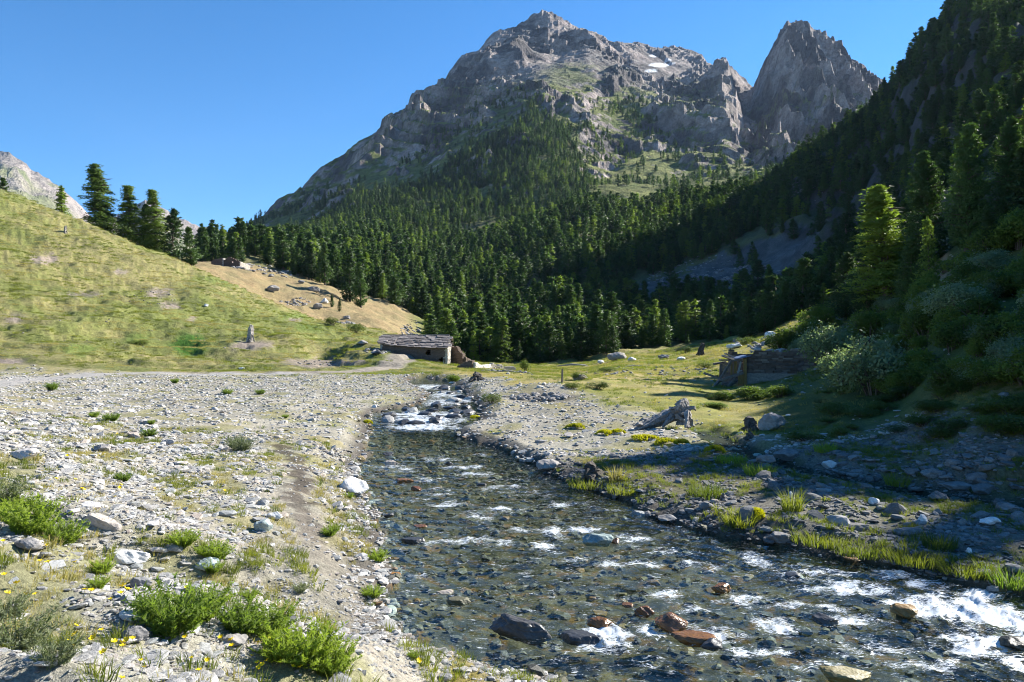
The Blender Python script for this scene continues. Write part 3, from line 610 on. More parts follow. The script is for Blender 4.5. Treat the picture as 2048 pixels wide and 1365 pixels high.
def m_wood(name, c1, c2, s3=(6, 6, 1.2), bs=.6, bd=.03):
    n = NT(name); v = scalev(n, objc(n), s3); f = n.noise(v, 3.5, 5, .7, .6)
    col = n.mix(n.ramp(f, [(.3, c1), (.7, c2)]), n.ramp(orand(n), [(0, .75), (1, 1.2)]), 1.0, 'MULTIPLY')
    return n.done(n.bsdf(col, .85, n.bump(f, bs, bd), .2))
def m_stone(name, stops, dark=.7, scale=3.0, rough=.85, spec=.3, bd=.02):
    n = NT(name); p = objc(n); r = orand(n)
    base = n.ramp(r, stops)
    f = n.noise(scalev(n, p, (1, 1, 3.0)), scale, 6, .68, .8); f2 = n.noise(p, scale*7, 3, .6)
    c = n.mix(base, n.ramp(f, [(.32, dark), (.68, 1.28)]), 1.0, 'MULTIPLY')
    c = n.mix(c, n.ramp(f2, [(.35, .82), (.65, 1.15)]), 1.0, 'MULTIPLY')
    h = n.math('ADD', f, n.math('MULTIPLY', f2, .3))
    return n.done(n.bsdf(c, rough, n.bump(h, .8, bd), spec))
M_pine = m_leaf('pine_needles', (.040, .080, .028), .35, .28, (1.15, 1.05, .75))
M_larch = m_leaf('larch_needles', (.095, .155, .045), .25, .4)
M_bark = m_wood('bark', (.06, .045, .035), (.16, .125, .10))
M_slate = m_stone('slate_stone', [(0, (.24, .235, .23)), (.25, (.35, .34, .32)), (.45, (.44, .415, .375)), (.6, (.28, .29, .285)), (.75, (.53, .51, .475)), (.88, (.37, .31, .255)), (1, (.66, .645, .62))])
M_slate_shade = m_stone('shade_toned_slate', [(0, (.10, .10, .10)), (.35, (.17, .168, .165)), (.6, (.22, .215, .205)), (.8, (.14, .13, .12)), (1, (.32, .31, .30))])  # darker copy of the slate, shade of the right bank put into its colour
M_white = m_stone('pale_stone', [(0, (.58, .57, .55)), (1, (.72, .71, .69))], .8, 2.2)
M_dark = m_stone('dark_wet_slate', [(0, (.035, .035, .038)), (.5, (.06, .06, .062)), (1, (.085, .08, .075))], .6, 3, .35, .5)
M_orange = m_stone('rusty_wet_stone', [(0, (.16, .065, .02)), (.5, (.24, .11, .03)), (1, (.13, .06, .03))], .55, 4, .25, .6)
M_green = m_stone('greenish_stone', [(0, (.27, .33, .31)), (1, (.36, .42, .40))], .65, 3)
M_bed = m_stone('stream_bed_stone', [(0, (.04, .04, .033)), (.3, (.085, .08, .052)), (.5, (.14, .13, .075)), (.66, (.07, .068, .06)), (.78, (.24, .20, .08)), (.9, (.28, .13, .03)), (1, (.19, .19, .16))], .6, 4, .5, .4)
M_rockb = m_stone('boulder_rock', [(0, (.20, .19, .185)), (.5, (.28, .265, .25)), (1, (.34, .31, .28))], .6, 1.2, bd=.05)

def put_nr(me, nr):
    nr = nr/(np.linalg.norm(nr, axis=1, keepdims=True)+1e-9)
    a = me.attributes.new('nr', 'FLOAT_VECTOR', 'POINT'); a.data.foreach_set('vector', nr.astype(np.float32).ravel()); return me
# ------------------------------------------------------------------ trees
NR = [None]
def crown_mesh(kind, Ht, seed, nb, nc, nl, leaf):
    r = np.random.default_rng(seed)
    if kind == 'pine':
        Rm = Ht*r.uniform(.14, .23); t0 = .04; pw = r.uniform(.55, 1.05); a_, b_ = r.uniform(.06, .28), r.uniform(9, 24)
        prof = lambda t: Rm*np.minimum(1, ((1-t)/.62))**pw*(.86+a_*np.sin(t*b_+seed))*np.minimum(1, .62+t*2.2)
        droop, up = .05, .35
    else:
        Rm = Ht*r.uniform(.18, .27); t0 = .07; a_ = r.uniform(.1, .3)
        prof = lambda t: Rm*(1-t)**.78*(.85+a_*np.sin(t*13+seed))*np.minimum(1, .55+t*2.2)
        droop, up = -.12, .1
    lean = r.normal(0, .035*Ht, 2)
    tb = t0+(1-t0)*np.sort(r.random(nb))**1.08; tb = np.minimum(tb, .985)
    phi = np.arange(nb)*2.399+r.normal(0, .5, nb)
    L = prof(tb)*r.uniform(.62, 1.12, nb)+.04*Ht*.3
    C = []; S = []; D = []
    for k in range(nc):
        u = (k+.75)/nc if nc > 1 else .8
        rr = L*u; zb = tb*Ht+(up*rr*u if kind == 'pine' else 0)+droop*rr*(1 if kind == 'pine' else u*2)
        C.append(np.stack([np.cos(phi)*rr+lean[0]*tb, np.sin(phi)*rr+lean[1]*tb, zb], -1))
        S.append(np.maximum(.30*L*(1.25-.5*u), .022*Ht)); D.append(np.stack([np.cos(phi), np.sin(phi), np.full(nb, .35 if kind == 'pine' else -.05)], -1))
    C = np.concatenate(C); S = np.concatenate(S); D = np.concatenate(D)
    top = np.array([[lean[0], lean[1], Ht*q] for q in (.9, .95, .99)]); C = np.concatenate([C, top]); S = np.concatenate([S, [.03*Ht, .024*Ht, .012*Ht]]); D = np.concatenate([D, [[0, 0, 1]]*3])
    n = len(C)*nl
    c = np.repeat(C, nl, 0); s = np.repeat(S, nl)[:, None]; d = np.repeat(D, nl, 0)
    sq = np.array([1, 1, .55]) if kind == 'pine' else np.array([1.25, 1.25, .38])
    p = c+r.normal(0, .55, (n, 3))*s*sq
    dr = d*.7+r.normal(0, .6, (n, 3)); dr /= np.linalg.norm(dr, axis=1, keepdims=True)
    pr = np.cross(dr, r.normal(0, 1, (n, 3))); pr /= np.linalg.norm(pr, axis=1, keepdims=True)
    l = leaf*r.uniform(.6, 1.4, (n, 1)); w_ = l*(.36 if kind == 'pine' else .28)
    v = np.stack([p-pr*w_, p+pr*w_, p+dr*l], 1).reshape(-1, 3)
    v[:, 2] = np.maximum(v[:, 2], .02*Ht)
    ax = np.stack([lean[0]*p[:, 2]/Ht, lean[1]*p[:, 2]/Ht, p[:, 2]], -1); ra = p-ax; ra /= np.linalg.norm(ra, axis=1, keepdims=True)+.1
    NR[0] = np.repeat((p-c)/s*.75+ra*1.0+np.array([0, 0, .35]), 3, 0)
    return v, np.arange(len(v)).reshape(-1, 3), lean
def trunk_mb(Ht, lean, seed, nbr=0, n=7):
    m = MB(); r = random.Random(seed); rad = Ht*.019
    m.tube([(lean[0]*t, lean[1]*t, Ht*t-.3*(t == 0)) for t in (0, .08, .3, .6, .93)], [rad*1.5, rad, rad*.8, rad*.5, rad*.1], n)
    for i in range(nbr):
        t = r.uniform(.1, .85); a = r.uniform(0, 6.28); L = Ht*.17*(1-t)**.6
        m.tube([(lean[0]*t, lean[1]*t, Ht*t), (math.cos(a)*L*.5, math.sin(a)*L*.5, Ht*t+.03*L), (math.cos(a)*L, math.sin(a)*L, Ht*t+.15*L)], [rad*.3, rad*.2, rad*.05], 4, False)
    return m
def tree_single(name, kind, Ht, seed, nb, nc, nl, leaf):
    v, f, lean = crown_mesh(kind, Ht, seed, nb, nc, nl, leaf); t = trunk_mb(Ht, lean, seed, 0, 4)
    tv = np.array(t.v); tf = np.array([q for q in t.f if len(q) == 4]); tf3 = np.concatenate([tf[:, [0, 1, 2]], tf[:, [0, 2, 3]]])+len(v)
    F = np.concatenate([f, tf3]); return put_nr(mesh_np(name, np.concatenate([v, tv]), F, [M_pine if kind == 'pine' else M_larch, M_bark], mi=[0]*len(f)+[1]*len(tf3)), np.concatenate([NR[0], np.ones((len(tv), 3))]))
def tree_parts(kind, Ht, seed, nb, nc, nl, leaf, nbr):
    v, f, lean = crown_mesh(kind, Ht, seed, nb, nc, nl, leaf)
    return put_nr(mesh_np('crown', v, f, [M_pine if kind == 'pine' else M_larch]), NR[0]), trunk_mb(Ht, lean, seed, nbr).mesh('trunk', M_bark)
HT = 10.0
FAR = {'pine': [tree_single('far_pine_mesh', 'pine', HT, 50+i, 46, 2, 7, .62) for i in range(8)], 'larch': [tree_single('far_larch_mesh', 'larch', HT, 70+i, 44, 2, 7, .6) for i in range(5)]}
MID = {'pine': [tree_parts('pine', HT, 90+i, 92, 3, 11, .34, 10) for i in range(8)], 'larch': [tree_parts('larch', HT, 110+i, 92, 3, 10, .34, 10) for i in range(5)]}
NEAR = {'pine': [tree_parts('pine', HT, 130+i, 170, 5, 20, .17, 40) for i in range(2)], 'larch': [tree_parts('larch', HT, 150+i, 170, 5, 20, .17, 40) for i in range(2)]}
tree_no = 0
def put_tree(kind, x, y, h, label, group=None, lod='mid', wide=1.0, name=None):
    global tree_no
    tree_no += 1; z = h1(x, y)-.1
    nm = name or ('pine_tree' if kind == 'pine' else 'larch_tree'); s = h/HT; cat = 'pine tree' if kind == 'pine' else 'larch tree'
    if lod == 'far':
        o = obj(nm, FAR[kind][tree_no % len(FAR[kind])], loc=(x, y, z), rot=(0, 0, rnd.uniform(0, 6.28)), scl=(s*wide, s*wide, s))
        return tag(o, label, cat, group)
    cm, tm = (NEAR if lod == 'near' else MID)[kind][tree_no % len((NEAR if lod == 'near' else MID)[kind])]
    e = bpy.data.objects.new(nm, None); link(e); e.location = (x, y, z); e.rotation_euler = (rnd.uniform(-.02, .02), rnd.uniform(-.02, .02), rnd.uniform(0, 6.28)); e.scale = (s*wide, s*wide, s); e.empty_display_size = .5
    obj('crown', cm, e); obj('trunk', tm, e)
    return tag(e, label, cat, group)
def spread(name, pts, rots, scls, sources, kind='stuff', label=None, cat=None, idx=None):
    """one object: a cloud of points, each showing one of the source meshes (geometry nodes)"""
    n = len(pts); me = bpy.data.meshes.new(name); me.vertices.add(n); me.vertices.foreach_set('co', np.asarray(pts, np.float32).ravel())
    a = me.attributes.new('rot', 'FLOAT_VECTOR', 'POINT'); a.data.foreach_set('vector', np.asarray(rots, np.float32).ravel())
    a = me.attributes.new('scl', 'FLOAT_VECTOR', 'POINT'); a.data.foreach_set('vector', np.asarray(scls, np.float32).ravel())
    a = me.attributes.new('idx', 'INT', 'POINT'); a.data.foreach_set('value', np.asarray(idx if idx is not None else rng.integers(0, len(sources), n), np.int32))
    me.update(); o = obj(name, me); tag(o, label, cat, None, kind)
    g = bpy.data.node_groups.new(name+'_nodes', 'GeometryNodeTree'); g.is_modifier = True
    g.interface.new_socket('Geometry', in_out='INPUT', socket_type='NodeSocketGeometry'); g.interface.new_socket('Geometry', in_out='OUTPUT', socket_type='NodeSocketGeometry')
    gi = g.nodes.new('NodeGroupInput'); go = g.nodes.new('NodeGroupOutput'); iop = g.nodes.new('GeometryNodeInstanceOnPoints'); j = g.nodes.new('GeometryNodeJoinGeometry')
    g.links.new(gi.outputs[0], iop.inputs['Points'])
    for s in sources:
        q = g.nodes.new('GeometryNodeObjectInfo'); q.inputs['Object'].default_value = s; q.inputs['As Instance'].default_value = True; q.transform_space = 'ORIGINAL'
        g.links.new(q.outputs['Geometry'], j.inputs[0])
    g.links.new(j.outputs[0], iop.inputs['Instance']); iop.inputs['Pick Instance'].default_value = True
    def attr(nm, t):
        q = g.nodes.new('GeometryNodeInputNamedAttribute'); q.data_type = t; q.inputs['Name'].default_value = nm; return q.outputs['Attribute']
    g.links.new(attr('idx', 'INT'), iop.inputs['Instance Index'])
    e2r = g.nodes.new('FunctionNodeEulerToRotation'); g.links.new(attr('rot', 'FLOAT_VECTOR'), e2r.inputs[0]); g.links.new(e2r.outputs[0], iop.inputs['Rotation'])
    g.links.new(attr('scl', 'FLOAT_VECTOR'), iop.inputs['Scale']); g.links.new(iop.outputs[0], go.inputs[0])
    o.modifiers.new('spread', 'NODES').node_group = g
    return o

# --- trees one can name
def tree_px(px, Y, pytop, *a, **k):
    x = wx_(px, Y); zt = ZC-(pytop-HOR)*Y/K; put_tree(a[0], x, Y, max(1.5, zt-h1(x, Y)+.1), *a[1:], **k)
tree_px(123, 158, 372, 'larch', 'small thin larch standing alone on the crest of the green hill', lod='mid', wide=1.3)
tree_px(209, 152, 330, 'larch', 'tallest larch of the row on the green hill crest, wide open crown', lod='near', wide=1.75)
tree_px(262, 154, 370, 'larch', 'second tallest larch of the hill crest row, beside the widest one', lod='near', wide=1.5)
tree_px(292, 160, 410, 'pine', 'short dark pine half hidden between the hill crest larches', lod='mid', wide=1.1)
tree_px(314, 156, 380, 'larch', 'slender larch with a pointed top in the hill crest row', lod='near', wide=1.4)
tree_px(343, 154, 418, 'pine', 'dense rounded dark pine at the lower end of the hill crest row', lod='mid', wide=1.3)
tree_px(383, 150, 456, 'pine', 'bushy pine standing last and lowest on the hill crest', lod='mid', wide=1.35)
tree_px(8, 160, 357, 'pine', 'tip of a small pine behind the hill crest at the picture edge', lod='mid')
tree_px(664, 176, 590, 'pine', 'small pine beside the split boulder on the tan slope', lod='mid', wide=1.1)
tree_px(679, 172, 598, 'pine', 'slim dark pine just below the split boulder on the tan slope', lod='mid', wide=.9)
tree_px(700, 205, 500, 'pine', 'lone tall pine in front of the forest edge on the tan slope', lod='mid', wide=1.0)
tree_px(650, 225, 485, 'pine', 'tall pine casting a long shadow over the tan slope', lod='mid', wide=1.0)
tree_px(722, 200, 525, 'pine', 'small pine furthest down the tan slope forest edge', lod='mid', wide=1.0)
tree_px(1778, 62, 372, 'larch', 'broad bright green larch standing out on the shaded bank', lod='near', wide=1.9)
tree_px(1862, 58, 300, 'pine', 'tall dark pine behind the broad larch on the shaded bank', lod='near', wide=1.05)
tree_px(1935, 52, 248, 'pine', 'tallest dark pine of the shaded bank, above the bare earth scar', lod='near', wide=1.0)
tree_px(2012, 54, 235, 'pine', 'dark pine at the picture edge beside the tallest one', lod='near', wide=1.0)
tree_px(2045, 60, 190, 'larch', 'ragged larch rising highest at the picture edge', lod='near', wide=1.1)
tree_px(1690, 72, 505, 'pine', 'smaller round topped pine below the broad larch', lod='near', wide=1.3)
tree_px(1860, 46, 436, 'larch', 'bright yellow green sapling beside the bare earth scar', lod='mid', wide=.9, name='larch_sapling')
tree_px(1735, 66, 450, 'pine', 'dark pine tucked against the broad larch on its lower side', lod='near', wide=1.2)
tree_px(1822, 52, 480, 'pine', 'low dark pine under the broad larch above the bushes', lod='near', wide=1.4)
tree_px(1985, 42, 420, 'pine', 'dark young pine in front of the tallest one on the shaded bank', lod='near', wide=1.3)

# --- the forest
DENSE = [[(470, 478), (600, 474), (660, 420), (700, 392), (760, 388), (820, 374), (890, 338), (960, 288), (1020, 262), (1060, 212), (1105, 238), (1150, 290), (1180, 370), (1190, 740), (820, 740), (800, 650), (700, 600), (600, 555), (520, 528), (400, 530), (400, 490)],
         [(930, 530), (1000, 480), (1090, 425), (1190, 395), (1300, 400), (1400, 396), (1560, 385), (1550, 440), (1490, 470), (1420, 515), (1340, 545), (1250, 560), (1240, 740), (930, 740)],
         [(1190, 600), (1440, 612), (1620, 590), (1700, 560), (1640, 640), (1480, 690), (1300, 720), (1190, 740)]]
SLOPE = [(1560, 330), (1680, 255), (1770, 170), (1850, 80), (1940, -20), (2200, -150), (2300, 520), (1960, 520), (1850, 470), (1740, 560), (1620, 590), (1640, 540), (1680, 470), (1660, 420)]
SPARSE = [(420, 470), (560, 400), (700, 370), (850, 280), (1010, 175), (1130, 200), (1280, 200), (1440, 300), (1560, 350), (1560, 400), (1180, 400), (850, 400), (600, 470)]
def forest_points():
    n = 120000
    px = rng.uniform(380, 2250, n); Y = np.sqrt(rng.uniform(95**2, 1750**2, n)); keep = np.ones(n, bool)
    X = (px-1024)/K*Y; keep = rng.random(n) < .55*np.where(Y < 1750, 1, 0)
    px, Y, X = px[keep], Y[keep], X[keep]; z = H(X, Y); py = HOR+(ZC-z)*K/Y
    dens = np.zeros(len(px))
    for p in DENSE: dens = np.maximum(dens, inpoly(px, py, p)*1.0)
    dens[(Y > 620) & inpoly(px, py, DENSE[1]) & ~inpoly(px, py, DENSE[0])] = 0
    dens = np.where(inpoly(px, py, SLOPE) & (Y > 75), np.where((px > 1740) & (py < 330), .22, .5)+.5*fbm(X/40, Y/40, 2, 500), dens)
    dens = np.where(inpoly(px, py, SPARSE) & (dens == 0) & (Y > 600), np.clip(.10+.45*fbm(X/90, Y/90, 3, 503), 0, .5), dens)
    dens = np.where(inpoly(px, py, SCREE) & (Y > 150), np.where(py < 500, .42, .2), dens); dens = np.where((px > 1530) & (px < 1720) & (py > 330) & (py < 480) & (Y > 250), np.maximum(dens, .35), dens)
    dens *= np.where((px < 860) & (Y < 235), 0, 1); dens *= np.where((px >= 860) & (px < 1230) & (Y < 128), 0, 1); dens *= np.where((px >= 1230) & (px < 1480) & (Y < 142), 0, 1); dens *= np.where((px >= 1480) & (px < 1700) & (Y < 112), 0, 1)
    # clearings
    dens *= 1-.75*sst(.25, .5, fbm(X/55, Y/55, 3, 507))
    dens = np.where((Y < 420), dens*1.0, dens)
    return px, Y, X, z, py, dens
def plant_forest():
    px, Y, X, z, py, dens = forest_points()
    # density per square metre, thinned by distance so far slopes stay a spacing of about five metres
    area_d = 1.0
    k = rng.random(len(px)) < dens; px, Y, X, z, py = px[k], Y[k], X[k], z[k], py[k]
    # extra trees near: the front belt is what shows largest
    m = 42000; pe = rng.uniform(380, 2250, m); Ye = np.sqrt(rng.uniform(95**2, 620**2, m)); Xe = (pe-1024)/K*Ye; ze = H(Xe, Ye); re = HOR+(ZC-ze)*K/Ye
    de = np.zeros(m)
    for p in DENSE: de = np.maximum(de, inpoly(pe, re, p)*1.0)
    de = np.where(inpoly(pe, re, SLOPE) & (Ye > 75), .35+.4*fbm(Xe/40, Ye/40, 2, 500), de)
    de *= ~(inpoly(pe, re, SCREE) & (Ye > 150)); de *= np.where((pe < 860) & (Ye < 235), 0, 1); de *= np.where((pe >= 860) & (pe < 1230) & (Ye < 128), 0, 1); de *= np.where((pe >= 1230) & (pe < 1480) & (Ye < 142), 0, 1); de *= np.where((pe >= 1480) & (pe < 1700) & (Ye < 112), 0, 1)
    de *= 1-.7*sst(.25, .5, fbm(Xe/55, Ye/55, 3, 507))
    k = rng.random(m) < de*.9
    px = np.concatenate([px, pe[k]]); Y = np.concatenate([Y, Ye[k]]); X = np.concatenate([X, Xe[k]]); z = np.concatenate([z, ze[k]]); py = np.concatenate([py, re[k]])
    # keep them apart
    cell = {}; ok = np.zeros(len(px), bool); order = rng.permutation(len(px))
    for i in order:
        md = 2.7 if Y[i] < 200 else 3.5 if Y[i] < 350 else 4.9 if Y[i] < 700 else 5.6
        q = (int(X[i]//md), int(Y[i]//md))
        if q in cell: continue
        cell[q] = i; ok[i] = True
    px, Y, X, z, py = px[ok], Y[ok], X[ok], z[ok], py[ok]
    h = rng.gamma(14, .74, len(px)); h = np.clip(h, 3.5, 16)*np.where(Y > 900, .95, 1)*np.where((px > 1230) & (Y < 220), .9, 1)
    h *= np.where(rng.random(len(px)) < .12, .5, 1)*np.interp(Y, [110, 180, 300, 480], [.66, .72, .84, 1.0])
    okt = np.ones(len(px), bool)
    for i in np.nonzero((Y < 150) & (px > 1480))[0]:
        if not shade_ok(X[i], Y[i], z[i], h[i]):
            h[i] *= .6; okt[i] = shade_ok(X[i], Y[i], z[i], h[i])
    px, Y, X, z, py, h = px[okt], Y[okt], X[okt], z[okt], py[okt], h[okt]
    # what the view shows: a coarse sweep from near to far
    vis = np.zeros((340, 260), bool)      # 8-pixel cells, columns x rows (row offset +400)
    for ci in range(340):
        pass
    rows_min = HOR+(ZC-G)*K/np.exp(_ly)[None, :]; cm = np.minimum.accumulate(rows_min, axis=1)
    ii = np.clip(((px-PX0)/(PX1-PX0)*(NP-1)).astype(int), 0, NP-1); jj = np.clip(((np.log(Y)-LY0)/(LY1-LY0)*(NY-1)).astype(int)-8, 0, NY-1)
    hid = cm[ii, jj]; top = py-h*K/Y
    show = np.zeros(len(px)); cover = np.zeros((300, 200), bool)
    for i in np.argsort(Y):
        hp = h[i]*K/Y[i]; wp = hp*.34; a0, a1 = int((px[i]-wp/2)//8), int((px[i]+wp/2)//8)+1; r0, r1 = int(top[i]//8), int(min(py[i], hid[i]+4)//8)+1
        if a1 <= 0 or a0 >= 256 or r1 <= r0 or r1 <= 0: continue
        a0 = max(a0, 0); a1 = min(a1, 256); r0 = max(r0, 0)
        s = cover[a0:a1, r0:r1]
        if s.size == 0: continue
        show[i] = (~s).sum()*64.0; cover[a0:a1, r0:max(r0+1, r1)] = True
    kinds = np.where(rng.random(len(px)) < np.where(fbm(X/50, Y/50, 2, 511) > .12, .38, .10), 'larch', 'pine')
    best = np.argsort(-show)[:272]; sel = np.zeros(len(px), bool); sel[best] = True
    for i in best:
        big = 'tall' if h[i] > 10.5 else 'short' if h[i] < 7 else 'medium sized'
        kd = kinds[i]; col = 'light green larch' if kd == 'larch' else 'dark green pine'
        if px[i] > 1560 and Y[i] < 900 and (py[i] < 600 or px[i] > 1700): where, g = 'on the steep shaded mountainside', 'trees on the steep shaded mountainside'
        elif px[i] > 1240 and Y[i] < 320: where, g = 'in the tree belt behind the derelict hut', 'trees of the belt behind the derelict hut'
        elif px[i] > 1240: where, g = 'on the wooded rise above the dark scree', 'trees on the wooded rise above the dark scree'
        elif px[i] < 820 and Y[i] < 420: where, g = 'at the forest edge above the tan slope', 'trees at the forest edge above the tan slope'
        elif Y[i] < 320: where, g = 'in the dense forest behind the stone barn', 'trees of the dense forest behind the stone barn'
        else: where, g = 'in the forest below the rocky mountain', 'trees of the forest below the rocky mountain'
        put_tree(kd, X[i], Y[i], h[i], f'{big} {col} {where}', g, 'mid' if Y[i] < 420 else 'far', rnd.uniform(1.1, 1.7))
    src = {k: [] for k in ('pine', 'larch')}
    # the far kinds are shown by real single trees of the forest
    vis_far = np.argsort(-show)[272:272+70]; used = {'pine': 0, 'larch': 0}
    for i in vis_far:
        kd = kinds[i]
        if used[kd] >= len(FAR[kd]): continue
        o = obj('pine_tree' if kd == 'pine' else 'larch_tree', FAR[kd][used[kd]], loc=(X[i], Y[i], z[i]-.1), rot=(0, 0, 1.0*used[kd]), scl=h[i]/HT)
        tag(o, f'{"light green larch" if kd == "larch" else "dark green pine"} in the mass of the forest below the mountain', 'larch tree' if kd == 'larch' else 'pine tree', 'single trees in the mass of the forest')
        src[kd].append(o); used[kd] += 1; sel[i] = True
    for kd in ('pine', 'larch'):
        m = (~sel) & (kinds == kd) & (px < 2250); n = m.sum(); hs = h[m]/HT; wd = rng.uniform(1.05, 1.7, n)
        spread('forest', np.stack([X[m], Y[m], z[m]-.2], -1), np.stack([np.zeros(n), np.zeros(n), rng.uniform(0, 6.28, n)], -1), np.stack([hs*wd, hs*wd, hs], -1), src[kd],
               label='dense forest of dark green pines covering the slopes below the mountain' if kd == 'pine' else 'light green larches mixed through the forest below the mountain', cat='forest')
    print('forest', len(px), 'kept')
plant_forest()
# ------------------------------------------------------------------ stones
import bmesh
_ico = {}
def ico(sub):
    if sub not in _ico:
        b = bmesh.new(); bmesh.ops.create_icosphere(b, subdivisions=sub, radius=1); b.verts.ensure_lookup_table()
        _ico[sub] = (np.array([v.co[:] for v in b.verts]), np.array([[v.index for v in f.verts] for f in b.faces])); b.free()
    return _ico[sub]
def rock_vf(seed, dims, planes=12, sub=2, rough=.06, layer=0.0, boxy=.0):
    r = np.random.default_rng(seed); v, f = ico(sub); v = v.copy()
    n = r.normal(0, 1, (planes, 3)); n /= np.linalg.norm(n, axis=1, keepdims=True); d = r.uniform(.55, .9, planes)
    if boxy: n = np.concatenate([n, [[0, 0, 1], [0, 0, -1]]]); d = np.concatenate([d, [boxy, boxy]])
    s = np.full(len(v), 1.0)
    for a, b in zip(n, d):
        q = v @ a; m = q > 1e-4; s[m] = np.minimum(s[m], b/q[m])
    v = v*s[:, None]
    u = v*2.2+seed*3.7
    v = v*(1+rough*(fbm(u[:, 0]+u[:, 2]*.7, u[:, 1]-u[:, 2]*.6, 3, seed))[:, None])
    v = v/np.abs(v).max(0)
    if layer:                                     # slate: steps along the bedding
        q = v[:, 2]*4; v[:, :2] *= (1+layer*(np.sin(q*5+seed)*.5+fbm(q*2, q*0+seed, 2, seed)))[:, None]
    return v*np.array(dims)/2, f
def rock_mesh(name, seed, dims, mat, **k):
    v, f = rock_vf(seed, dims, **k); return mesh_np(name, v, f, [mat])
# prototypes one unit long, low detail for the mass and higher for single ones
KINDS = []
for i in range(9): KINDS.append(dict(dims=(1, rnd.uniform(.5, .8), rnd.uniform(.10, .22)), planes=9, rough=.05, boxy=.45, layer=.05))
for i in range(4): KINDS.append(dict(dims=(1, rnd.uniform(.6, .85), rnd.uniform(.35, .55)), planes=12, rough=.06, boxy=.7))
ST_HI = [rock_mesh('slate_stone', 600+i, mat=M_slate, sub=2, **k) for i, k in enumerate(KINDS)]
ST_HD = []
for me in ST_HI: q = me.copy(); q.materials[0] = M_slate_shade; ST_HD.append(q)
ST_LO = [rock_mesh('slate_chip', 640+i, mat=M_slate, sub=1, **k) for i, k in enumerate(KINDS)]
BED_LO = [rock_mesh('bed_stone', 660+i, mat=M_bed, sub=1, **k) for i, k in enumerate(KINDS[4:])]
def place_stone(me, x, y, size, label, group=None, name='slate_stone', cat='stone', z=None, tilt=.16, yaw=None, sink=.25, dims_z=.2, zs=1.0):
    z = h1(x, y) if z is None else z
    o = obj(name, me, loc=(x, y, z+size*dims_z*(.5-sink)), rot=(rnd.gauss(0, tilt), rnd.gauss(0, tilt), rnd.uniform(0, 6.28) if yaw is None else yaw), scl=(size, size, size*zs))
    return tag(o, label, cat, group)
ZK = [k['dims'][2] for k in KINDS]
def scatter_xy(n, Y0, Y1, p0=-150, p1=2200, power=2.0):
    u = rng.random(n); Y = (Y0**power+u*(Y1**power-Y0**power))**(1/power); px = rng.uniform(p0, p1, n); return (px-1024)/K*Y, Y, px
def path_d(X, Y): return seg_dist(X, Y, PAX, PAY)[0]
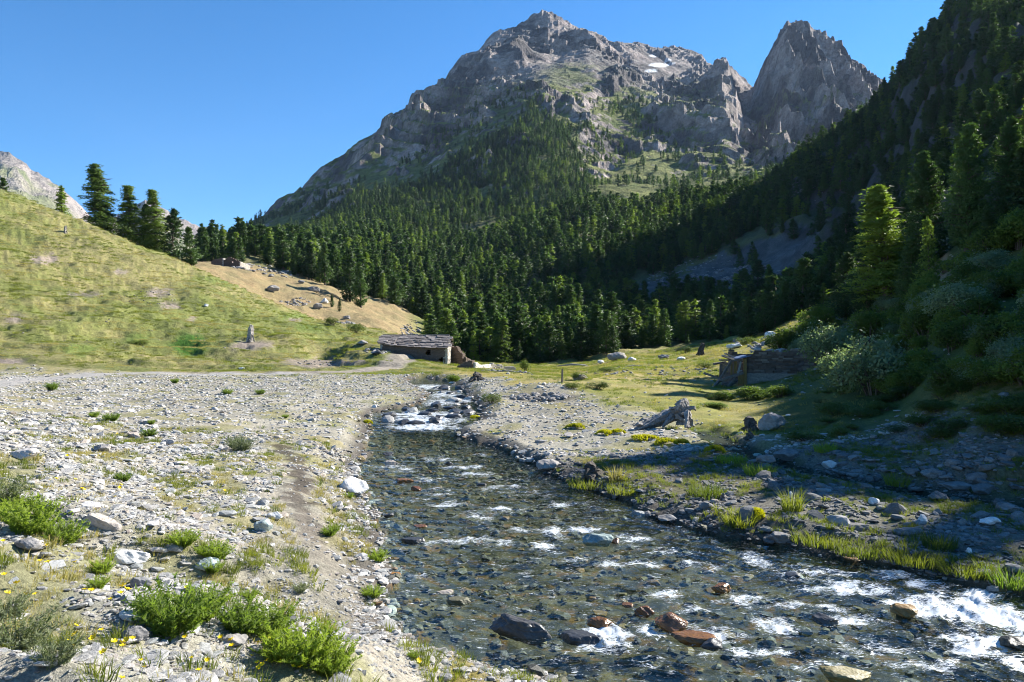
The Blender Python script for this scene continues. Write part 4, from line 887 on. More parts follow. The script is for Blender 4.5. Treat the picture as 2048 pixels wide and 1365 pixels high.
def stones():
    sets = []
    for n, Y0, Y1, s0, s1 in [(44000, 2.4, 10, .022, .075), (40000, 6, 22, .045, .13), (14000, 2.4, 18, .08, .19), (46000, 14, 60, .09, .24), (2400, 2.4, 22, .17, .36), (2000, 14, 62, .22, .44)]:
        X, Y, px = scatter_xy(n, Y0, Y1)
        m = gravel_mask(X, Y, px); gr = greenness(X, Y); pd = path_d(X, Y); c = chan(X, Y); sd = seg_dist(X, Y, SPX, SPY)[0]
        patch = .45+.9*sst(-.25, .35, fbm(X/1.4, Y/1.8, 3, 610))
        p = (m*.96+.03)*(1-np.where(Y > 22, .5, .75)*gr)*patch*np.where(Y > 22, 1.35, 1.1)*np.where(pd < .38, .55 if s1 < .14 else .0, np.where(pd < .7, .7, 1))*(c > -.12)
        p = np.where((c > -.15) & (c < .8), np.maximum(p, .6), p)
        strip = (X < XL(np.minimum(Y, 60))) & (Y > 9) & (Y < 17) & (c > .7) & (c < 1.9); p = np.where(strip, p*.5, p)       # turf strip between path and water
        tr = seg_dist(X, Y, TRX, TRY)[0]; p = np.where((tr < 1.5) & (Y > 30), p*.05, p)
        k = rng.random(n) < p; X, Y, px, c = X[k], Y[k], px[k], c[k]
        s = s0*(s1/s0)**(rng.random(len(X))**1.5)
        sets.append((X, Y, s))
    X = np.concatenate([a[0] for a in sets]); Y = np.concatenate([a[1] for a in sets]); s = np.concatenate([a[2] for a in sets])
    z = H(X, Y); px = 1024+K*X/Y; py = HOR+(ZC-z)*K/Y; kind = rng.integers(0, len(KINDS), len(X)); kind = np.where(rng.random(len(X)) < .7, kind % 9, kind)
    ok = (px > -40) & (px < 2090) & (py < 1400); show = np.where(ok, s*K/Y, 0)
    big = np.argsort(-show)[:255]; sel = np.zeros(len(X), bool); sel[big] = True
    lc = {}
    for i in big:
        k = int(kind[i]); x, y = X[i], Y[i]; flat = 'flat' if ZK[k] < .3 else 'chunky'
        side = 'left' if x < XL(y)+1 else 'right'
        if side == 'left':
            where = 'on the stony bank at the foot of the picture' if y < 6 else 'near the narrow earth path' if path_d(np.array([x]), np.array([y]))[0] < 1.6 else 'at the water edge of the near bank' if chan(np.array([x]), np.array([y]))[0] < .8 else 'among the slates of the near bank'
        else:
            where = 'on the shaded gravel across the stream' if y < 24 else 'on the sunlit gravel bar across the stream'
        dz = s[i]*ZK[k]
        place_stone(ST_HI[k] if side == 'left' or y > 21 else ST_HD[k], float(x), float(y), float(s[i]), f'{flat} grey slate stone lying {where}', f'{flat} stones {where}', dims_z=ZK[k], z=float(z[i]))
    rest = ~sel; n = rest.sum(); kr = kind[rest]; dz = np.array(ZK)[kr]*s[rest]
    src = []
    for k in range(len(KINDS)):       # one visible chip of each kind is the source of the mass
        i = np.nonzero(rest & (kind == k) & (Y < 7) & (px > 100) & (px < 1900) & (py < 1340))[0][0]
        o = place_stone(ST_LO[k], float(X[i]), float(Y[i]), float(s[i]), 'small grey chip of slate lying loose among the gravel of the near bank', 'loose chips of slate in the gravel', 'slate_chip', z=float(z[i]), dims_z=ZK[k]); src.append(o)
    tl = rng.normal(0, .17, (n, 2)); rot = np.stack([tl[:, 0], tl[:, 1], rng.uniform(0, 6.28, n)], -1)
    zz_ = z[rest]+dz*rng.uniform(.05, .45, n)
    far_side = (X[rest] > XR(np.minimum(Y[rest], 60))-.2) & (Y[rest] < 21)
    srcd = []
    for k in range(len(KINDS)):
        i = np.nonzero(rest)[0][np.nonzero(far_side & (kr == k))[0][3]]
        me = ST_LO[k].copy(); me.materials[0] = M_slate_shade
        srcd.append(place_stone(me, float(X[i]), float(Y[i]), float(s[i]), 'small chip of slate toned dark for shade, lying loose on the gravel across the stream', 'loose chips of slate across the stream', 'slate_chip', z=float(z[i]), dims_z=ZK[k]))
    P_ = np.stack([X[rest], Y[rest], zz_], -1); S_ = np.repeat(s[rest][:, None], 3, 1)
    for m, sr, lab in ((~far_side, src, 'pale grey slate gravel and chips covering the near bank and the upper flats'), (far_side, srcd, 'slate gravel and chips darkened for shade, covering the bank across the stream')):
        spread('gravel', P_[m], rot[m], S_[m], sr, label=lab, cat='gravel', idx=kr[m])
    # stream bed
    X, Y, px = scatter_xy(26000, 5.5, 42, 600, 2300); c = chan(X, Y); k = (c < .1) & (rng.random(len(X)) < .8); X, Y, c = X[k], Y[k], c[k]
    s = .06*(.30/.06)**(rng.random(len(X))**1.6)*np.where(Y > 20, 1.4, 1); z = H(X, Y)
    srcb = []
    for q, me in enumerate(BED_LO):
        i = 40+q*37; o = place_stone(me, float(X[i]), float(Y[i]), float(s[i]), 'small brownish stone lying under the running water of the stream', 'stones under the running water', 'bed_stone', z=float(z[i])); srcb.append(o)
    n = len(X); spread('stream_bed_stones', np.stack([X, Y, z+.02], -1), np.stack([rng.normal(0, .12, n), rng.normal(0, .12, n), rng.uniform(0, 6.28, n)], -1), np.repeat(s[:, None], 3, 1), srcb, label='brown olive and rusty stones covering the stream bed under clear water', cat='stream bed')
stones()
# --- single rocks one can name: (column, row of the base, width px, height/width, depth/width, material, label, options)
def rock_px(px, py, wpx, hw, dw, mat, label, seed, name='boulder', cat='rock', yaw=0., tilt=(0, 0), sub=4, planes=14, Ymin=3, Ymax=60, sink=.15, group=None, boxy=0, rough=.10, layer=0, water=False):
    x, y, z = ground_at(px, py, Ymin, Ymax)
    if water:
        zw = 0.
        for _ in range(5): y = (ZC-zw)*K/(py-HOR); zw = float(WL(y))
        x = wx_(px, y); z = zw-.03
    w_ = wpx/K*y
    o = obj(name, rock_mesh(name, seed, (w_, w_*dw, w_*hw), mat, planes=planes, sub=sub, rough=rough, boxy=boxy, layer=layer), loc=(x, y+w_*dw*.3, z+w_*hw*(.5-sink)), rot=(tilt[0], tilt[1], yaw))
    return tag(o, label, cat, group)
for a in [
    (703, 992, 66, .55, .8, M_white, 'largest white boulder at the water edge beside the earth path', 701, dict(tilt=(.1, .15))),
    (1196, 1090, 66, .38, .7, M_green, 'squarish grey green block standing in mid stream with rust on one end', 702, dict(water=True, boxy=.6)),
    (1232, 1088, 22, .7, .9, M_orange, 'small rusty lump touching the mid stream block', 703, dict(water=True)),
    (1045, 1275, 140, .30, .35, M_dark, 'long dark slate slab lying half out of the water near the bottom', 704, dict(water=True, boxy=.6, yaw=-.25, tilt=(.1, .12), layer=.04)),
    (1160, 1285, 90, .22, .5, M_dark, 'low wet dark slab running out from the long slab', 705, dict(water=True, boxy=.5, yaw=-.5)),
    (1203, 1256, 56, .5, .7, M_orange, 'rusty pyramid shaped stone where the white foam starts', 706, dict(water=True)),
    (1292, 1232, 44, .55, .8, M_orange, 'rounded rust red stone between two orange ones in the rapid', 707, dict(water=True)),
    (1345, 1262, 78, .5, .7, M_orange, 'widest brown and orange boulder washed by the rapid', 708, dict(water=True)),
    (1255, 1213, 26, .4, .8, M_orange, 'small flat rusty stone above the pyramid shaped one', 709, dict(water=True)),
    (1390, 1285, 100, .2, .5, M_orange, 'flat rust brown slab downstream of the widest orange boulder', 710, dict(water=True, yaw=-.3, boxy=.5)),
    (1446, 1183, 44, .5, .7, M_orange, 'dark rusty stone alone in the ripples right of the rapid', 711, dict(water=True)),
    (1425, 1297, 46, .5, .7, M_dark, 'wet dark boulder next to the flat rust brown slab', 712, dict(water=True)),
    (1655, 1248, 50, .45, .8, M_dark, 'black pointed rock in the white ripples', 713, dict(water=True)),
    (1590, 1157, 40, .4, .7, M_dark, 'dark stone with a white wake below the grassy bank', 714, dict(water=True)),
    (1820, 1235, 60, .45, .9, M_bed, 'smooth stone overrun by bright white water', 715, dict(water=True)),
    (2040, 1300, 60, .6, .8, M_bed, 'grey boulder in the bright water at the picture edge', 716, dict(water=True)),
    (1700, 1365, 110, .35, .6, M_bed, 'dark boulder cut off by the bottom of the picture', 717, dict(water=True)),
    (805, 965, 46, .2, .6, M_orange, 'flat orange stone under the far riffle', 718, dict(water=True, boxy=.5)),
    (833, 982, 24, .5, .8, M_orange, 'small rounded rusty stone in the upper pool', 719, dict(water=True)),
    (840, 1055, 30, .25, .7, M_orange, 'orange stone near the left edge of the stream', 720, dict(water=True)),
    (780, 932, 32, .5, .8, M_slate, 'pale blue grey stone breaking the upper riffle', 721, dict(water=True)),
    (774, 911, 24, .35, .8, M_dark, 'small dark stone just above the pale riffle stone', 722, dict(water=True)),
    (898, 930, 16, .6, .8, M_dark, 'small black stone in the middle of the upper stream', 723, dict(water=True)),
    (963, 972, 22, .4, .8, M_dark, 'dark stone splitting the current below the upper riffle', 724, dict(water=True)),
    (778, 1034, 22, .5, .8, M_dark, 'dark round stone in the shallow left margin', 725, dict(water=True)),
    (825, 1086, 50, .25, .6, M_dark, 'dark slab awash off the left bank', 726, dict(water=True, boxy=.5)),
    (888, 1188, 36, .35, .6, M_slate, 'grey oblong stone in the dark shallows', 727, dict(water=True)),
    (920, 1208, 56, .25, .6, M_bed, 'brown slab lying in the dark shallows', 728, dict(water=True, boxy=.5)),
    (526, 1066, 46, .6, .8, M_green, 'pale greenish block beside the path', 729, {}),
    (547, 1042, 34, .5, .7, M_white, 'white stone directly behind the pale greenish block', 730, {}),
    (412, 1150, 50, .55, .8, M_green, 'dark veined stone with a plant growing against it', 731, {}),
    (250, 1130, 80, .32, .6, M_white, 'bright white slab with a broken edge on the near bank', 732, dict(boxy=.6)),
    (340, 1110, 40, .5, .8, M_slate, 'upright grey slate among the bright green plants', 733, {}),
    (55, 1108, 72, .42, .7, M_rockb, 'pinkish boulder beside the leafy clump at the left edge', 734, {}),
    (200, 1062, 80, .28, .5, M_slate, 'long tilted slab with dark shade under it', 735, dict(boxy=.5, tilt=(0, .35))),
    (280, 1178, 46, .6, .6, M_slate, 'tilted blocky stone with a sharp top', 736, {}),
    (265, 1285, 52, .6, .8, M_rockb, 'dark fronted rock behind the yellow flowers', 737, {}),
    (460, 1300, 66, .36, .7, M_rockb, 'rounded brown stone embedded in the bright green plants', 738, {}),
    (40, 920, 60, .4, .7, M_slate, 'blue grey boulder high on the stony slope', 739, {}),
    (200, 905, 34, .6, .8, M_rockb, 'brown rock in shade on the stony slope', 740, {}),
    (334, 892, 30, .4, .7, M_slate, 'rounded grey stone lying alone on the gravel flat', 741, {}),
    (265, 878, 34, .45, .6, M_slate, 'pointed slate tilted on the stony slope', 742, dict(tilt=(0, .3))),
    (1100, 942, 56, .40, .7, M_rockb, 'blue grey boulder at the tip of the shaded gravel bar', 743, {}),
    (1062, 960, 20, .9, .7, M_slate, 'upright pale slab at the water edge of the far bar', 744, {}),
    (1548, 862, 58, .72, .7, M_rockb, 'large leaning boulder in the meadow edge beside a dead root', 745, dict(tilt=(.1, -.3))),
    (1582, 922, 60, .45, .7, M_rockb, 'longest grey boulder beside the little side stream', 746, {}),
    (1535, 930, 44, .5, .7, M_rockb, 'dark rounded boulder left of the longest one by the side stream', 747, {}),
    (1664, 940, 34, .6, .7, M_white, 'pale pointed stone standing in the shade', 748, {}),
    (1832, 955, 34, .5, .8, M_slate, 'grey stone left of its twin at the foot of the shaded slope', 749, {}),
    (1866, 960, 38, .55, .8, M_slate, 'rounded pale stone right of its twin at the foot of the shaded slope', 750, {}),
    (1718, 952, 30, .3, .7, M_slate, 'flat pale slab in the shaded gravel', 751, {}),
    (1920, 985, 70, .3, .6, M_rockb, 'wide low boulder in the shaded rubble', 752, {}),
    (1975, 995, 50, .45, .7, M_slate, 'grey angular boulder in the shaded rubble', 753, {}),
    (1880, 1005, 44, .5, .7, M_slate, 'pale grey rock above the dark hollow', 754, {}),
    (2020, 1025, 46, .4, .7, M_rockb, 'bluish stone at the picture edge in the shade', 755, {}),
    (1848, 1050, 22, 1., .7, M_white, 'pinkish white egg shaped stone standing in the shade', 756, {}),
    (1990, 1052, 44, .4, .8, M_white, 'pale rounded stone at the edge of the shaded gravel', 757, {}),
    (1583, 1000, 10, 1.6, .7, M_white, 'small white upright stone beside a grass tuft', 758, {}),
    (1748, 1012, 26, .6, .8, M_white, 'small white stone half way along the shaded gravel', 759, {}),
    (1940, 1110, 14, 1., .8, M_white, 'tiny white stone in the grass by the water', 760, {}),
    (1283, 1045, 36, .6, .8, M_slate, 'grey boulder at the point of the far gravel bar', 761, {}),
    (1340, 1045, 46, .3, .7, M_rockb, 'brown flat stones heap at the point of the gravel bar', 762, {}),
    (1430, 1010, 20, .6, .8, M_slate, 'dark round stone on the far gravel bar', 763, {}),
    (1560, 1095, 60, .35, .6, M_rockb, 'brown block under the grass at the far water edge', 764, dict(boxy=.6)),
    (1820, 1075, 60, .25, .5, M_slate, 'sunlit pair of flat slates on the shaded bank', 765, dict(boxy=.5)),
    (1715, 1065, 60, .25, .5, M_slate, 'sunlit broken slate slab above the grassy edge', 766, dict(boxy=.5)),
    (1160, 762, 28, .5, .7, M_slate, 'grey boulder topped shrub on the meadow', 767, {}),
    (748, 817, 12, .6, .8, M_white, 'small white stone above the little waterfall', 768, {}),
    (1265, 724, 18, .6, .8, M_white, 'white stone on the meadow before the tree belt', 769, dict(Ymin=60, Ymax=160)),
    (1202, 728, 14, .6, .8, M_white, 'small white stone left of the bigger one on the meadow', 770, dict(Ymin=60, Ymax=160)),
    (1235, 722, 40, .5, .7, M_rockb, 'dark low boulder at the meadow edge before the tree belt', 771, dict(Ymin=60, Ymax=170)),
    (1330, 720, 26, .5, .7, M_rockb, 'grey boulder in the middle of the far meadow', 772, dict(Ymin=60, Ymax=160)),
    (1363, 722, 18, .5, .7, M_white, 'pale stone to the right of the grey meadow boulder', 773, dict(Ymin=60, Ymax=160)),
    (1470, 698, 32, .4, .6, M_white, 'white slab stone above the derelict hut', 774, dict(Ymin=60, Ymax=160)),
    (1545, 678, 34, .5, .7, M_white, 'pale boulders at the top of the meadow by the bushes', 775, dict(Ymin=60, Ymax=180)),
    (541, 584, 32, .5, .7, M_rockb, 'large grey boulder on the upper tan slope', 776, dict(Ymin=145, Ymax=260)),
    (602, 568, 14, .6, .7, M_rockb, 'small dark boulder on the upper tan slope', 777, dict(Ymin=145, Ymax=260)),
    (628, 584, 26, .5, .7, M_rockb, 'flat topped boulder in the middle of the tan slope', 778, dict(Ymin=145, Ymax=260)),
    (635, 618, 22, .7, .7, M_rockb, 'dark half of the split boulder on the tan slope', 779, dict(Ymin=145, Ymax=260)),
    (648, 608, 16, .8, .7, M_white, 'pale half of the split boulder on the tan slope', 780, dict(Ymin=145, Ymax=260)),
    (693, 640, 16, .6, .7, M_rockb, 'pale boulder below the two small pines', 781, dict(Ymin=140, Ymax=260)),
    (411, 617, 10, .7, .7, M_white, 'small white stone on the bare green hillside', 782, dict(Ymin=70, Ymax=135)),
    (482, 740, 14, .35, .7, M_white, 'flat white stone at the foot of the green hill', 783, dict(Ymin=50, Ymax=80)),
    (1045, 658, 42, .55, .7, M_white, 'pale rubble heap in a gap of the forest', 784, dict(Ymin=140, Ymax=330)),
    (725, 690, 26, .4, .7, M_rockb, 'pale rock outcrop above the barn path', 785, dict(Ymin=70, Ymax=120)),
    (752, 712, 20, .5, .7, M_dark, 'dark edged rock left of the barn', 786, dict(Ymin=60, Ymax=110)),
    (905, 771, 16, .35, .7, M_white, 'white flat slab at the head of the rapid', 787, dict(Ymin=40, Ymax=60)),
]:
    rock_px(*a[:5], (M_slate_shade if a[5] is M_slate and a[0] > 1480 and a[1] > 900 else a[5]), a[6], a[7], **a[8])
# bigger loose rocks through the rapid and the shaded rubble
def extra_rocks():
    r = random.Random(77)
    for i in range(46):
        px, py = r.uniform(760, 950), r.uniform(772, 850)
        if px > 900-(850-py)*.3 and py > 815: pass
        zw = 0.
        for _ in range(5): y = (ZC-zw)*K/(py-HOR); zw = float(WL(y))
        x = wx_(px, y)
        if chan(np.array([x]), np.array([y]))[0] > .3: continue
        k = r.randrange(len(KINDS)); s = r.uniform(.35, .95)
        me = rock_mesh('rapid_rock', 900+i, (s, s*.7, s*r.uniform(.25, .55)), M_slate if r.random() < .45 else M_dark, planes=12, sub=2)
        tag(obj('rapid_rock', me, loc=(x, y, zw+.02), rot=(0, 0, r.uniform(0, 6))), 'loose rock breaking the white water of the upper rapid', 'rock', 'rocks in the upper rapid')
    for i in range(60):
        px, py = r.uniform(1480, 2070), r.uniform(905, 1060)
        x, y, z = ground_at(px, py, 8, 40)
        if seg_dist(np.array([x]), np.array([y]), SPX, SPY)[0][0] < .35: continue
        s = r.uniform(.18, .5); me = ST_HD[r.randrange(len(KINDS))]
        place_stone(me, x, y, s, 'grey stone in the shaded rubble at the foot of the wooded slope', 'stones in the shaded rubble', z=z, zs=r.uniform(1, 2))
    for i in range(34):
        px, py = r.uniform(640, 780), r.uniform(860, 1240)
        py2 = py; px2 = {0: 0}.get(1, 0)+float(np.interp(py, [840, 905, 960, 1040, 1100, 1250], [735, 728, 712, 745, 768, 790]))+r.uniform(-22, 26)
        x, y, z = ground_at(px2, py2, 6, 40); s = r.uniform(.12, .27)
        place_stone(ST_HI[r.randrange(len(KINDS))], x, y, s, 'pale stone lining the near water edge below the white boulder', 'stones lining the near water edge', z=z)
extra_rocks()

# ------------------------------------------------------------------ grass and plants
M_grass = m_leaf('grass_blades', (.115, .16, .03), .3, .4, (1.5, 1.15, .8))
M_dryg = m_leaf('dry_grass_blades', (.30, .27, .11), .25, .35, (1.1, 1, .8))
M_herb = m_leaf('bright_herb', (.165, .25, .045), .22, .45, (1.3, 1.1, .8))
M_sage = m_leaf('grey_green_leaves', (.17, .20, .11), .2, .3, (1.1, 1.05, 1))
M_bush = m_leaf('bush_leaves', (.075, .13, .028), .3, .4, (1.4, 1.15, .9))
M_willow = m_leaf('willow_leaves', (.15, .20, .11), .25, .35, (1.05, 1.05, 1), .4)
M_moss = m_leaf('yellow_cushion', (.42, .40, .02), .2, .3, (1.1, 1.05, .6))
def flat_mat(name, c, rough=.6, spec=.3, em=None):
    n = NT(name); return n.done(n.bsdf(c, rough, None, spec))
M_petal = flat_mat('yellow_petals', (.85, .62, .01), .5)
M_stem = flat_mat('green_stem', (.10, .14, .03), .7)
def blades(seed, n, h, spread_, wd, lean=.5):
    r = np.random.default_rng(seed); a = r.uniform(0, 6.28, n); rr = spread_*np.sqrt(r.random(n)); b = np.stack([np.cos(a)*rr, np.sin(a)*rr, np.full(n, -.02)], -1)
    hh = h*r.uniform(.45, 1.1, n); d = np.stack([np.cos(a)*lean*r.uniform(.1, 1.2, n), np.sin(a)*lean*r.uniform(.1, 1.2, n), np.ones(n)], -1)+r.normal(0, .12, (n, 3)); d /= np.linalg.norm(d, axis=1, keepdims=True)
    pa = r.uniform(0, 6.28, n); p = np.stack([np.cos(pa), np.sin(pa), np.zeros(n)], -1)*wd
    mid = b+d*hh[:, None]*.55; tip = b+d*hh[:, None]*1.0+np.stack([d[:, 0], d[:, 1], -.4*np.hypot(d[:, 0], d[:, 1])], -1)*hh[:, None]*.45
    v = np.stack([b-p, b+p, mid+p*.8, mid-p*.8, tip], 1).reshape(-1, 3); i = np.arange(n)*5
    f = np.concatenate([np.stack([i, i+1, i+2], -1), np.stack([i, i+2, i+3], -1), np.stack([i+3, i+2, i+4], -1)]); NR[0] = np.repeat(d*np.array([.5, .5, 1]), 5, 0); return v, f
def feather(seed, n, h, R_, mat, name='foliage', leaf=.03, per=16, lean=.55):
    """many arching stems set with short fine leaves"""
    r = np.random.default_rng(seed); V = []; base = r.uniform(0, 6.28, n); rr = R_*.45*np.sqrt(r.random(n))
    b = np.stack([np.cos(base)*rr, np.sin(base)*rr, np.zeros(n)], -1); out = np.stack([np.cos(base), np.sin(base), np.zeros(n)], -1); hh = h*r.uniform(.5, 1.1, n); ln = r.uniform(.15, 1.0, n)*lean
    t = np.linspace(.15, 1, per)
    pos = b[:, None]+out[:, None]*(R_*ln[:, None, None]*t[None, :, None]**1.5*1.3)+np.array([0, 0, 1])*(hh[:, None, None]*(t*(1-.25*t*ln[:, None]))[..., None])
    pos = np.repeat(pos.reshape(-1, 3), 3, 0); m = len(pos)
    d = r.normal(0, 1, (m, 3)); d[:, 2] = np.abs(d[:, 2])*.7+.2; d /= np.linalg.norm(d, axis=1, keepdims=True); q = np.cross(d, r.normal(0, 1, (m, 3))); q /= np.linalg.norm(q, axis=1, keepdims=True)
    l = leaf*r.uniform(.6, 1.4, (m, 1)); v = np.stack([pos-q*l*.14, pos+q*l*.14, pos+d*l], 1).reshape(-1, 3)
    return put_nr(mesh_np(name, v, np.arange(len(v)).reshape(-1, 3), [mat]), np.repeat(d*.5+np.array([0, 0, .9]), 3, 0))
def stems(seed, n, h, R_, mat, name='stems', rad=.004):
    m = MB(); r = random.Random(seed)
    for i in range(n):
        a = r.uniform(0, 6.28); rr = R_*.4*r.random()**.5; l = r.uniform(.1, .9)*.5
        m.tube([(math.cos(a)*rr, math.sin(a)*rr, -.03), (math.cos(a)*(rr+R_*l*.4), math.sin(a)*(rr+R_*l*.4), h*.5), (math.cos(a)*(rr+R_*l), math.sin(a)*(rr+R_*l), h*.85)], rad, 3, False)
    return m.mesh(name, mat)
HERB = [(feather(800+i, 90, .42, .42, M_herb, leaf=.055), stems(820+i, 26, .38, .4, M_stem)) for i in range(3)]
SAGE = [(feather(810+i, 80, .45, .42, M_sage, leaf=.05, per=12), stems(830+i, 26, .4, .4, M_stem)) for i in range(2)]
def plant(px, py, size, kind, label, group=None, Ymax=60, name='feathery_plant', cat='plant'):
    x, y, z = ground_at(px, py, 2.6, Ymax); fm, sm = (HERB if kind == 'herb' else SAGE)[rnd.randrange(2 if kind == 'sage' else 3)]
    e = bpy.data.objects.new(name, None); link(e); e.location = (x, y, z-.01); e.rotation_euler = (0, 0, rnd.uniform(0, 6)); s = size/K*y/.95; e.scale = (s, s, s*rnd.uniform(.85, 1.1)); e.empty_display_size = .2
    obj('foliage', fm, e); obj('stems', sm, e); return tag(e, label, cat, group)
for px, py, s, lab in [
    (345, 1275, 150, 'largest bright green feathery clump at the foot of the picture'), (400, 1245, 110, 'upper part of the largest bright green clump, leaning right'), (300, 1240, 80, 'bright green shoots left of the largest clump'),
    (480, 1265, 100, 'bright green clump right of the largest one, around a brown stone'), (540, 1270, 110, 'middle bright green clump with upright shoots'), (610, 1330, 130, 'yellowish green clump lowest towards the earth path'), (665, 1350, 100, 'yellowish green clump nearest to the earth path'), (560, 1320, 90, 'thin green shoots between yellow flowers near the bottom'),
    (60, 1070, 110, 'big leafy green clump at the left edge'), (125, 1090, 80, 'green clump trailing right of the big one at the left edge'), (30, 1040, 80, 'green clump behind the big one at the left edge'),
    (365, 1098, 60, 'bright green sprig beside the upright grey slate'), (430, 1120, 66, 'yellow green sprig above the dark veined stone'), (425, 1148, 46, 'dark green sprig growing against the dark veined stone'), (205, 1150, 44, 'small green sprig left of the blocky stone'), (195, 1180, 40, 'small green herb at the foot of the white slab'),
    (245, 965, 40, 'green herb with a yellow flower on the stony slope'), (298, 875, 34, 'green tuft beside the pointed slate on the stony slope'), (188, 835, 26, 'bright green tuft high on the stony slope'), (222, 846, 40, 'wider green tuft next to the bright one high on the slope'), (303, 850, 18, 'small green tuft on the gravel flat'), (104, 782, 34, 'green tuft beside the grey track'), (570, 838, 16, 'small green tuft near the water end of the gravel flat'), (350, 768, 20, 'green tuft at the far rim of the gravel flat'), (455, 790, 24, 'low green tuft on the far gravel flat'), (520, 790, 22, 'low green tuft right of another on the far gravel flat'),
    (695, 1000, 30, 'green tuft behind the white boulder'), (660, 1075, 34, 'green tuft between the path and the stream'), (755, 1125, 40, 'yellow green tuft at the stream edge beside the path'), (745, 1200, 44, 'green tuft hanging over the stony water edge'), (825, 1320, 26, 'small plant with a yellow flower on the dark gravel'), (500, 1200, 36, 'small yellow green tuft on the gravel near the path')]:
    plant(px, py, s*(1.35 if py > 1030 else 1.15), 'herb', lab)
for px, py, s, lab in [(482, 905, 60, 'grey green shrubby plant where the earth path begins'), (470, 898, 44, 'smaller grey green plant left of the one where the path begins'), (10, 1010, 90, 'grey green plant at the left edge above the leafy clump'),
                       (40, 1300, 150, 'large grey green grassy clump in the bottom left corner'), (110, 1330, 110, 'grey green clump right of the one in the bottom left corner'), (15, 1240, 90, 'grey green clump above the bottom left corner'), (600, 1190, 36, 'small grey green plant right of the gravel near the path')]:
    plant(px, py, s*1.2, 'sage', lab, name='sage_plant')
# yellow flowers
def flower_mesh():
    m = MB()
    for i in range(6):
        a = i*math.pi/3; c, s_ = math.cos(a), math.sin(a); q = lambda r_, t, z: (c*r_-s_*t, s_*r_+c*t, z)
        b = len(m.v); m.v += [q(.001, 0, .0), q(.012, -.008, .004), q(.020, -.006, .009), q(.022, 0, .010), q(.020, .006, .009), q(.012, .008, .004)]; m.f.append(tuple(range(b, b+6)))
    m.tube([(0, 0, -.002), (0, 0, .005)], .005, 6)
    return m.mesh('petals', M_petal)
FL = flower_mesh(); sm_ = MB(); sm_.tube([(0, 0, -.2), (.012, .004, -.1), (0, 0, 0)], .0016, 4, False); FS = sm_.mesh('stem', M_stem)
FPX = [(48, 1220), (52, 1190), (15, 1187), (8, 1150), (70, 1190), (80, 1123), (97, 1125), (150, 1125), (33, 1167), (93, 1092), (6, 1083), (170, 1180), (183, 1182), (222, 1199), (245, 1173), (255, 1180), (242, 1187), (325, 1220), (375, 1176),
       (152, 1252), (151, 1268), (145, 1272), (140, 1282), (145, 1296), (203, 1261), (186, 1277), (228, 1284), (245, 1293), (253, 1282), (265, 1278), (243, 1286), (292, 1266), (334, 1259), (332, 1268), (370, 1275), (441, 1276), (462, 1281), (463, 1293), (517, 1286), (541, 1279),
       (282, 1323), (288, 1338), (243, 1360), (384, 1318), (414, 1321), (398, 1343), (503, 1312), (514, 1327), (533, 1322), (524, 1331), (516, 1338), (558, 1315), (563, 1325), (586, 1335), (600, 1335), (207, 1309), (627, 1251),
       (242, 970), (240, 976), (165, 978), (168, 980), (230, 994), (85, 943), (60, 910), (142, 909), (135, 912), (310, 978), (380, 985), (450, 982), (207, 908), (100, 960), (235, 868), (113, 958), (310, 890), (838, 1322), (152, 960), (660, 930)]
for i, (px, py) in enumerate(FPX):
    x, y, z = ground_at(px, py+18, 2.6, 30); hgt = max(.06, ZC-(py-HOR)*y/K-z)
    e = bpy.data.objects.new('yellow_flower', None); link(e); s = rnd.uniform(.85, 1.25)*(1.0 if y < 6 else 1.25); e.location = (x, y, z+hgt); e.scale = (s, s, s); e.rotation_euler = (rnd.uniform(-.1, .7), rnd.uniform(-.3, .3), rnd.uniform(0, 6)); e.empty_display_size = .05
    obj('petals', FL, e); o = obj('stem', FS, e); o.scale = (1, 1, min(1.6, hgt/.18/s))
    reg = 'on the stony slope above the leafy clump' if py < 1000 else 'at the left edge below the leafy clump' if px < 130 else 'among the stones in the bottom left corner' if px < 300 else 'around the bright green clumps at the bottom'
    tag(e, f'small yellow flower on a thin stem {reg}', 'flower', f'yellow flowers {reg}')
